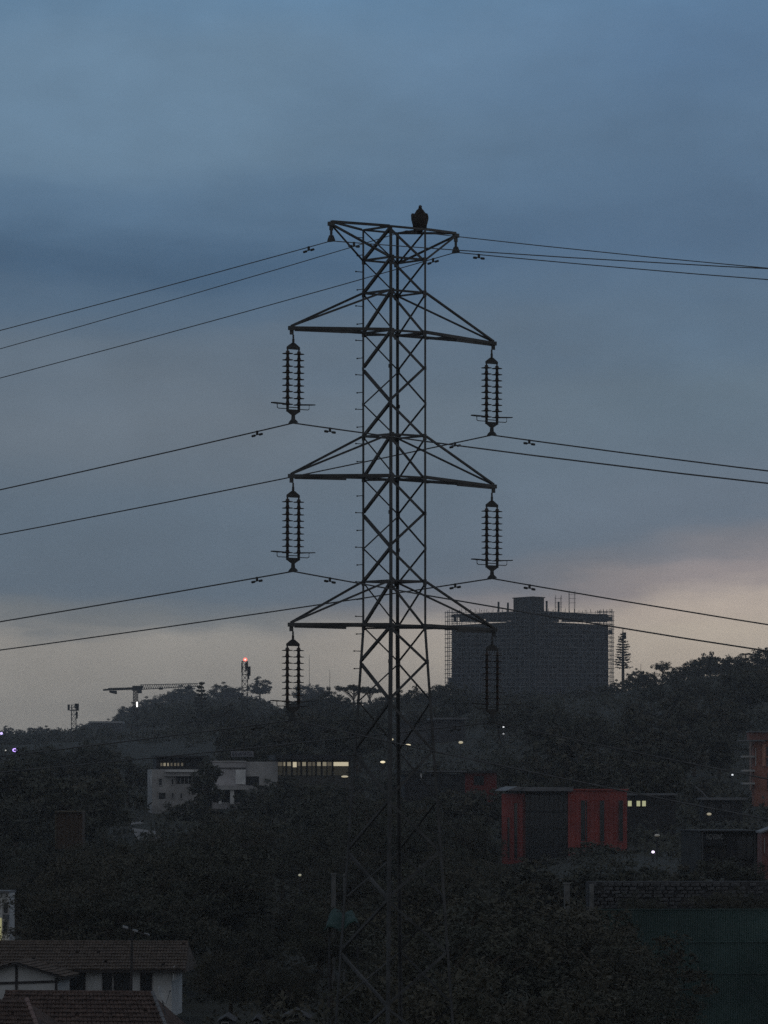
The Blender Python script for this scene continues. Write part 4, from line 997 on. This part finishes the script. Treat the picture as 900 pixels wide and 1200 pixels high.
def proto_palm():
    rng = np.random.default_rng(71); V, Q = [], []; n = 0; m = MB()
    for k in range(16):
        az = 2 * math.pi * k / 16 + rng.uniform(-.15, .15); rise = rng.uniform(.1, 1.0); ln = rng.uniform(2.6, 3.5)
        d = Vector((math.cos(az), math.sin(az), 0)); sd = Vector((-d.y, d.x, 0)); pr = None
        for j in range(10):
            s = j / 9; p = d * ln * s * (1 - .15 * s) + Vector((0, 0, 8 + rise * 1.6 * s - 2.4 * s * s))
            if pr is not None:
                m.tube([pr, p], .035, 4, False)
                for q in (-1, 1):
                    for e in (0, .5):
                        b = pr.lerp(p, e); tip = b + sd * q * (.75 * math.sin(math.pi * min(1, s * .9 + .12))) + d * .3 - Vector((0, 0, .3)); w = d * .055
                        m.add([b - w, b + w, tip + w * .3, tip - w * .3], [(0, 1, 2, 3)])
            pr = p
    me = bpy.data.meshes.new('crown'); me.from_pydata(m.v, [], m.f); me.update(); me.materials.append(L2)
    t = MB(); t.tube([Vector((0, 0, -.5)), Vector((.1, 0, 3)), Vector((.05, 0, 6)), Vector((0, 0, 8))], [.28, .2, .18, .2], 8)
    tm = bpy.data.meshes.new('trunk'); tm.from_pydata(t.v, [], t.f); tm.update(); tm.materials.append(BARK); PROTO['palm'] = (me, tm)
proto_palm()
def proto_conifer(key, seed, tiers, z0, z1, r0, r1, leaf, per):
    rng = np.random.default_rng(seed); C = []; t = MB()
    t.tube([Vector((0, 0, -.5)), Vector((0, 0, 5)), Vector((0, 0, 10))], [.26, .2, .06], 8)
    for k in range(tiers):
        f = k / (tiers - 1); z = z0 + (z1 - z0) * f; r = r0 + (r1 - r0) * f
        for j in range(7):
            az = rng.uniform(0, 6.28); ln = r * rng.uniform(.75, 1.1); e = Vector((math.cos(az) * ln, math.sin(az) * ln, z + ln * .22 + rng.uniform(-.06, .06))); s = Vector((0, 0, z))
            t.tube([s, e], [.05, .02], 4, False)
            for q in range(per):
                u = rng.uniform(.3, 1.0); C.append(s.lerp(e, u) + Vector(rng.normal(0, .11, 3) * np.array([1, 1, .5])))
    V, Q = leaves(rng, np.array([tuple(c) for c in C]), leaf, .0)
    tm = bpy.data.meshes.new('trunk'); tm.from_pydata(t.v, [], t.f); tm.update(); tm.materials.append(BARK); PROTO[key] = (np_mesh('crown', V, Q, (L2,)), tm)
proto_conifer('monopine', 81, 14, 3.1, 9.0, 1.75, .40, .17, 15)
proto_conifer('cedar', 82, 12, 1.5, 9.6, 3.0, .5, .30, 16)

def plant(key, px, D, h, label, group=None, z=None, name='tree', wide=1.0, cat='tree'):
    g = G(px, D)
    if z is not None: g.z = z
    t = thing(name, label, cat, g, group); k = h / 10.0
    crown, trunk = PROTO[key]; rz = rnd.uniform(0, 6.28)
    for nm, me in (('trunk', trunk), ('crown', crown)):
        o = link(nm, me, None, t); o.scale = (k * wide, k * wide, k); o.rotation_euler = (0, 0, rz)
    return t

# skyline trees one can tell apart
def sky_tree(key, px, top, D, hm, label, group=None, wide=1.0, name='tree', cat='tree'):
    z = P(px, top, D).z - hm; return plant(key, px, D, hm, label, group, z, name, wide, cat)
sky_tree('monopine', 730, 737, 1500, 18.5, 'tall narrow conifer with bare lower trunk standing alone right of the high-rise', name='conifer_form', wide=1.15)
m_ = P(731.5, 741, 1500); t_ = thing('antenna_box', 'small boxy panel fixed at the tip of the conifer-shaped mast', 'antenna', P(731.2, 749, 1500))
MB().box(P(731.4, 745, 1499.6), (1.25, 1.0, 2.1)).build('panel', STEEL_DARK, t_); MB().tube([P(730, 749, 1500), P(730, 736, 1500)], .12, 6).build('rod', STEEL_DARK, t_)
sky_tree('open', 776, 773, 1200, 7.2, 'round open-crowned tree with sky gaps on the right skyline', wide=.9)
sky_tree('palm', 874, 758, 1196, 9.0, 'ragged palm on the skyline near the right edge', name='palm_tree', wide=1.1)
sky_tree('mid3', 745, 784, 1300, 6, 'small rounded tree at the foot of the conifer-shaped mast')
sky_tree('mid1', 893, 757, 1200, 7.5, 'rounded dark tree on the skyline at the right edge')
for i, (px, top, h, key) in enumerate(((800, 777, 7, 'mid2'), (812, 771, 8, 'mid1'), (823, 767, 8.5, 'mid3'), (834, 765, 9, 'mid0'), (846, 765, 9, 'mid2'), (857, 768, 8, 'mid1'), (867, 770, 8, 'mid0'), (876, 772, 8, 'mid2'), (884, 767, 8, 'mid3'), (908, 762, 8, 'mid2'), (922, 760, 8, 'mid1'))):
    sky_tree(key, px, top, 1180 + (i % 3) * 15, h, 'feathery dark tree in the humped clump on the right skyline', 'humped clump on the right skyline')
for i, (px, top, h) in enumerate(((753, 788, 6), (763, 786, 6), (786, 783, 6), (722, 797, 6), (738, 792, 5), (708, 800, 7), (520, 797, 9), (530, 800, 8), (545, 803, 8), (513, 806, 8), (560, 808, 8), (580, 806, 8), (600, 809, 9), (622, 806, 9), (645, 809, 8), (668, 806, 8), (690, 805, 8))):
    sky_tree('mid%d' % (i % 4), px, top, 1190 + (i % 4) * 14, h, 'low dark tree in the row along the foot of the high-rise', 'trees along the foot of the high-rise')
sky_tree('umbrella', 414, 803, 1250, 8.5, 'flat-topped spreading tree on the skyline left of the pylon legs', name='umbrella_tree')
sky_tree('umbrella', 434, 806, 1260, 8, 'smaller flat-topped tree seen between the pylon legs', name='umbrella_tree', wide=.7)
for i, (px, top, h) in enumerate(((385, 806, 9), (398, 812, 8), (452, 812, 8), (470, 810, 8), (486, 805, 9), (500, 808, 8), (372, 814, 8), (352, 818, 9), (338, 826, 9))):
    sky_tree('mid%d' % (i % 4), px, top, 1270 + (i % 3) * 16, h, 'dark tree in the skyline row behind the pylon legs', 'skyline row behind the pylon legs')
sky_tree('cedar', 236, 799, 1250, 14, 'tall layered conifer at the end of the crane jib', name='conifer_form', wide=.95)
for i, (px, top, h, key) in enumerate(((246, 826, 10, 'mid1'), (258, 823, 10, 'mid2'), (270, 826, 10, 'mid0'), (225, 836, 9, 'mid3'), (284, 830, 9, 'mid1'))):
    sky_tree(key, px, top, 1230, h, 'dark tree in the dome-shaped clump beside the layered conifer', 'dome-shaped clump')
for i, (px, top, h, key, lab) in enumerate(((304, 794, 12, 'mid0', 'rounded tree on the skyline just right of the red lamp mast'), (272, 803, 10, 'mid2', 'rounded tree on the skyline just left of the red lamp mast'), (262, 800, 11, 'mid3', 'pointed crown left of the red lamp mast'), (358, 800, 12, 'mid1', 'broad tree behind the lowest left insulator'), (372, 803, 10, 'mid0', 'smaller tree right of the lowest left insulator'))):
    sky_tree(key, px, top, 2300, h * 1.1, lab, None, 1.25)

for i, (key, px, top, D, h, wide, lab) in enumerate((
        ('near1', 388, 1049, 219, 5.0, 1.0, 'bushy tree hiding the foot of the thick pale post'), ('near0', 668, 1062, 226, 5.5, 1.0, 'bushy tree at the foot of the concrete pillar'),
        ('mid1', 690, 983, 470, 5.5, 1.3, 'dark tree before the middle of the red right-hand wall'), ('mid2', 722, 987, 472, 5, 1.2, 'dark tree before the right corner of the red building'), ('mid0', 640, 1003, 470, 4.5, 1.3, 'low dark tree before the glazed front of the red building'),
        ('mid3', 612, 1006, 468, 4, 1.2, 'low dark tree at the left foot of the red building'), ('mid2', 214, 937, 630, 5, 1.2, 'dark tree before the grey house, nearest its small lower windows'), ('mid0', 232, 934, 628, 5, 1.1, 'dark tree before the white pillar of the grey house'),
        ('tall', 243, 893, 632, 9, 1.1, 'upright dark tree in the gap between grey house and long building'), ('mid1', 296, 923, 632, 6, 1.1, 'dark tree at the right end of the pale canopy'), ('mid3', 312, 915, 634, 6, 1.0, 'dark tree below the left end of the lit window band'),
        ('mid0', 334, 909, 634, 7, 1.2, 'broad dark tree below the middle left of the lit windows'), ('mid2', 360, 911, 633, 7, 1.2, 'broad dark tree below the middle of the lit windows'), ('mid1', 386, 914, 634, 6.5, 1.2, 'broad dark tree below the right part of the lit windows'),
        ('mid0', 622, 1011, 300, 5.5, 1.4, 'dark tree below the left foot of the red building'), ('mid2', 652, 1016, 305, 5, 1.3, 'dark tree just behind the concrete pillar'), ('mid1', 700, 1014, 300, 4, 1.4, 'low dark tree behind the left end of the stone wall'),
        ('mid3', 738, 1012, 300, 4, 1.4, 'low dark tree behind the stone wall, left of the bright violet-white lamp'), ('mid0', 800, 1016, 290, 4, 1.4, 'low dark tree behind the stone wall, left of the shop'), ('open', 840, 1001, 318, 4, 1.1, 'thin bush before the left half of the shop'), ('open', 872, 1008, 318, 4, 1.2, 'thin bush before the right half of the shop'),
        ('near1', 750, 1046, 229, 3.0, 1.0, 'weedy bush in the dark gap of the stone wall'), ('near2', 846, 1040, 229, 3.2, 1.1, 'weedy bush before the right part of the stone wall'), ('near0', 884, 1046, 229, 3.2, 1.1, 'weedy bush before the stone wall at the right edge'),
        ('near2', 690, 1070, 186, 6.5, 1.2, 'leafy tree overlapping the left end of the green fence'), ('near0', 712, 1103, 180, 5.5, 1.2, 'lower leafy tree before the left part of the green fence'), ('near1', 738, 1140, 172, 5, 1.2, 'lowest leafy bush before the green fence, at the bottom'),
        ('near2', 600, 1040, 190, 8, 1.5, 'big round-crowned tree right of the pylon foot'), ('near0', 545, 1052, 178, 7.5, 1.4, 'big round-crowned tree close behind the right pylon leg'))):
    sky_tree(key, px, top, D, h, lab, None, wide)
CLEAR = [(176, 884, 248, 948, 650), (248, 878, 296, 940, 650), (296, 878, 414, 911, 650), (588, 920, 735, 984, 500), (588, 920, 650, 1004, 500), (735, 930, 760, 950, 530), (820, 972, 900, 1032, 345), (868, 855, 900, 930, 600),
         (490, 902, 584, 920, 620), (470, 840, 546, 866, 900), (690, 1030, 900, 1068, 234), (725, 1064, 900, 1200, 200), (0, 1100, 218, 1200, 236), (-5, 1044, 14, 1112, 285), (660, 1034, 669, 1065, 234),
         (385, 1022, 408, 1048, 225), (390, 1064, 416, 1090, 208), (64, 950, 97, 976, 420), (150, 944, 186, 968, 560), (820, 933, 872, 950, 560), (806, 915, 830, 936, 560), (104, 844, 144, 850, 2000), (354, 1095, 392, 1118, 260), (252, 1184, 370, 1200, 205),
         (146, 872, 212, 886, 1150)] + \
        [(x - 7, r - 7, x + 7, r + 7, d) for x, r, d in ((17, 879, 850), (2, 859, 900), (7, 879, 870), (765, 998, 420), (858, 908, 620), (590, 852, 820), (590, 860, 815), (540, 870, 800), (478, 873, 790), (460, 867, 800), (448, 893, 700), (404, 910, 630), (351, 1025, 330), (831, 954, 545), (770, 979, 430), (240, 878, 1000))]
SKYX = [-200, 0, 100, 150, 200, 225, 250, 262, 300, 330, 350, 400, 450, 500, 540, 700, 740, 760, 790, 830, 900, 1100]
SKYR = [884, 872, 868, 852, 846, 842, 834, 834, 838, 832, 822, 816, 818, 812, 812, 812, 800, 796, 792, 782, 776, 772]
FARX = [-200, 0, 40, 75, 100, 130, 150, 165, 185, 200, 215, 240, 260, 300, 330, 350, 370, 400, 440, 520, 700, 900]
FARR = [856, 855, 855, 852, 848, 843, 835, 828, 822, 815, 809, 806, 810, 813, 829, 817, 814, 816, 816, 812, 812, 790]
LAND = [(205, 920, 'the grey house with lit attic windows'), (270, 915, 'the white panel of the long building'), (365, 900, 'the lit window band'), (17, 879, 'the bright violet lamp'), (82, 965, 'the brown shed'),
        (351, 1025, 'the lone yellowish lamp'), (403, 1075, 'the green tarpaulin'), (110, 1118, 'the brown tiled roof'), (5, 1075, 'the white building at the left edge'), (290, 1190, 'the little huts at the bottom edge'),
        (170, 955, 'the pale dirt path'), (630, 965, 'the dark glazed front of the red building'), (705, 955, 'the red right-hand wall'), (765, 998, 'the bright violet-white lamp'), (858, 990, 'the shop'), (890, 885, 'the orange building'),
        (765, 1050, 'the stone wall'), (790, 1130, 'the green fence'), (665, 1055, 'the concrete pillar'), (535, 910, 'the low red house'), (505, 855, 'the hillside house'), (590, 855, 'the two small white lamps'), (540, 870, 'the yellowish slope lamp'),
        (846, 936, 'the flat-roofed house'), (730, 775, 'the conifer-shaped mast'), (776, 780, 'the open-crowned skyline tree'), (287, 800, 'the red lamp mast'), (124, 846, 'the pale-roofed hall'), (180, 878, 'the faint slope sheds'), (745, 940, 'the three lit windows'),
        (460, 1000, 'the pylon legs at shop-sign height'), (460, 1120, 'the pylon legs near the bottom'), (830, 850, 'the dark right-hand slope'), (640, 850, 'the foot of the high-rise')]
ORD = ['nearest', 'second nearest', 'third nearest', 'fourth nearest', 'fifth nearest', 'sixth nearest', 'seventh nearest', 'eighth nearest', 'ninth nearest', 'tenth nearest', 'eleventh nearest', 'twelfth nearest', 'thirteenth nearest', 'fourteenth nearest', 'fifteenth nearest', 'sixteenth nearest', 'seventeenth nearest', 'eighteenth nearest']
def label_trees():
    b = {}
    for o in list(COL.objects):
        if 'spot' not in o: continue
        px, row = o['spot'][0], o['spot'][1]; del o['spot']
        x, y, n = min(LAND, key=lambda l: (px - l[0]) ** 2 + (row - l[1]) ** 2)
        dx, dy = px - x, row - y; rel = ('left of ' if dx < 0 else 'right of ') if abs(dx) > abs(dy) else ('just above ' if dy < 0 else 'just below ')
        b.setdefault(rel + n, []).append((math.hypot(dx, dy), o))
    for k, v in b.items():
        v.sort(key=lambda q: q[0])
        for i, (d, o) in enumerate(v): o['label'] = 'shadowy broadleaf tree, %s %s' % (ORD[min(i, 17)], k)
FARSKY = [(8, 851, 9), (22, 854, 7), (41, 850, 9), (55, 851, 10), (68, 853, 8), (99, 847, 9), (112, 844, 10), (127, 843, 9), (143, 832, 12), (151, 826, 13), (163, 824, 11), (172, 817, 12), (181, 818, 10), (192, 812, 12), (203, 809, 11), (213, 804, 13), (222, 803, 11)]
NTH = ['leftmost', 'second from left', 'third from left', 'fourth from left', 'fifth from left', 'sixth from left', 'seventh from left', 'eighth from left', 'ninth from left', 'tenth from left', 'eleventh from left', 'twelfth from left', 'thirteenth from left', 'fourteenth from left', 'fifteenth from left', 'sixteenth from left', 'seventeenth from left', 'eighteenth from left']
def order_labels(group, tail):
    v = sorted([o for o in COL.objects if o.get('group') == group], key=lambda o: o.location.x / o.location.y)
    for i, o in enumerate(v): o['label'] = ('rightmost' if i == len(v) - 1 else NTH[i]) + ' ' + tail
for i, (px, top, h) in enumerate(FARSKY): sky_tree('mid%d' % (i % 4), px, top, 2420 + (i % 3) * 30, h, 'x', 'far trees on the left skyline', 1.2)
order_labels('far trees on the left skyline', 'small bluish tree along the far left skyline')
order_labels('humped clump on the right skyline', 'dark tree in the humped clump on the right skyline')
order_labels('trees along the foot of the high-rise', 'low dark tree in the row along the high-rise foot')
order_labels('skyline row behind the pylon legs', 'dark tree of the skyline row behind the pylon legs')
order_labels('dome-shaped clump', 'dark tree in the dome-shaped clump beside the layered conifer')
def scatter():
    r = random.Random(42); cnt = 0; done = []
    def ok(px, D, h, w):
        g = G(px, D); top = row_of(g.z + h, D); bot = row_of(g.z, D); wp = w * F / D
        if top < np.interp(px, SKYX, SKYR) or top > 1185: return False
        for x0, y0, x1, y1, d in CLEAR:
            if D < d + 12 and px + wp > x0 and px - wp < x1 and bot > y0 and top < y1: return False
            if abs(D - d) < 14 and px + wp * .6 > x0 and px - wp * .6 < x1 and d < 1000: return False
        for qx, qD in done:
            if abs(qD - D) < 9 + D * .008 and abs((px - qx) / F * D) < w * 1.0: return False
        return True
    bands = [(130, 240, 36, 6, 11, -8, 760, 'near'), (240, 420, 60, 6, 11, -10, 910, 'near'), (420, 700, 70, 6, 12, -10, 910, 'mid'), (700, 1150, 78, 7, 12, -10, 910, 'mid')]
    for d0, d1, n, h0, h1, x0, x1, kind in bands:
        k = 0; tries = 0
        while k < n and tries < n * 60:
            tries += 1; D = d0 + (d1 - d0) * r.random(); px = r.uniform(x0, x1); h = r.uniform(h0, h1); wide = r.uniform(.9, 1.35)
            if not ok(px, D, h, h * .40 * wide): h *= .62
            if not ok(px, D, h, h * .40 * wide): continue
            key = ('near%d' % r.randrange(3)) if kind == 'near' else r.choice(['mid0', 'mid1', 'mid2', 'mid3', 'mid0', 'tall'])
            side = 'left' if px < 400 else ('right' if px > 520 else 'middle')
            place = {130: 'close below the pylon', 240: 'in the dark valley behind the pylon', 420: 'around the lit and red buildings', 700: 'on the upper slope under the skyline'}[d0]
            plant(key, px, D, h, 'shadowy broadleaf tree %s, %s part of the wood' % (place, side), 'wood %s, %s' % (place, side), wide=wide)['spot'] = (px, row_of(G(px, D).z + h * .6, D)); done.append((px, D)); k += 1; cnt += 1
    return cnt
NTREES = scatter()
label_trees()

# undergrowth between the trees and the far wood, each one mass nobody could count
def stuff_leaves(name, seed, n, per, d0, d1, x0, x1, size, leaf, mats, label, skylim=True, power=1.0):
    rng = np.random.default_rng(seed); C = []; K = []
    tries = 0
    while len(C) < n and tries < n * 12:
        tries += 1; D = d0 + (d1 - d0) * rng.random() ** power; px = rng.uniform(x0, x1); s = size * rng.uniform(.6, 1.4); g = G(px, D)
        top = row_of(g.z + s * 1.3, D); wp = s * F / D; bot = row_of(g.z, D)
        if top < (np.interp(px, SKYX, SKYR) if skylim else np.interp(px, FARX, FARR)): continue
        if any(px + wp > a and px - wp < c and bot > b and top < e and D < d + 8 for a, b, c, e, d in CLEAR): continue
        C.append((*g, s))
    C = np.array(C); k = np.repeat(np.arange(len(C)), per); p = rng.normal(size=(len(k), 3)); p /= np.linalg.norm(p, axis=1)[:, None]; p *= (rng.uniform(0, 1, len(k)) ** .4)[:, None]
    p[:, 2] = np.abs(p[:, 2]) * 1.25; pts = C[k, :3] + p * C[k, 3][:, None]
    V, Q = leaves(rng, pts, leaf); lf = rng.integers(0, len(mats), len(C))
    o = link(name, np_mesh(name, V, Q, mats, np.repeat(lf, per))); tag(o, label, kind='stuff'); return o
stuff_leaves('undergrowth', 5, 900, 46, 125, 420, -60, 950, 1.3, .16, (L0, L1, L2), 'dark bushes and weeds covering the valley floor')
stuff_leaves('hillside_scrub', 6, 3600, 26, 420, 1290, -80, 980, 2.0, .36, (L0, L2, L0), 'dark scrub filling the slopes between the trees')
stuff_leaves('distant_woodland', 8, 2600, 34, 1400, 2750, -120, 560, 4.5, .8, (L0, L2), 'bluish far wood covering the left-hand hill up to its skyline', False)
stuff_leaves('ridge_woodland', 9, 420, 46, 1300, 2000, 440, 980, 4.0, .8, (L0, L2), 'dark wood along the ridge behind the skyline trees', True)

# ------------------------------------------------------------------ haze
def build_haze():
    m = bpy.data.materials.new('dusk_haze'); m.use_nodes = True; nt = m.node_tree; nt.nodes.clear()
    o = nt.nodes.new('ShaderNodeOutputMaterial'); v = nt.nodes.new('ShaderNodeVolumePrincipled'); nt.links.new(v.outputs[0], o.inputs['Volume'])
    v.inputs['Color'].default_value = (.84, .89, .97, 1); v.inputs['Density'].default_value = .00015; v.inputs['Anisotropy'].default_value = 0.0
    b = MB().box((0, 2450, 35), (5600, 5700, 106)).build('haze', m); tag(b, 'thin bluish dusk haze over the valley and hills', kind='stuff')
build_haze()
S.cycles.volume_bounces = 0
S.cycles.max_bounces = 6; S.cycles.diffuse_bounces = 3
S.cycles.use_denoising = False
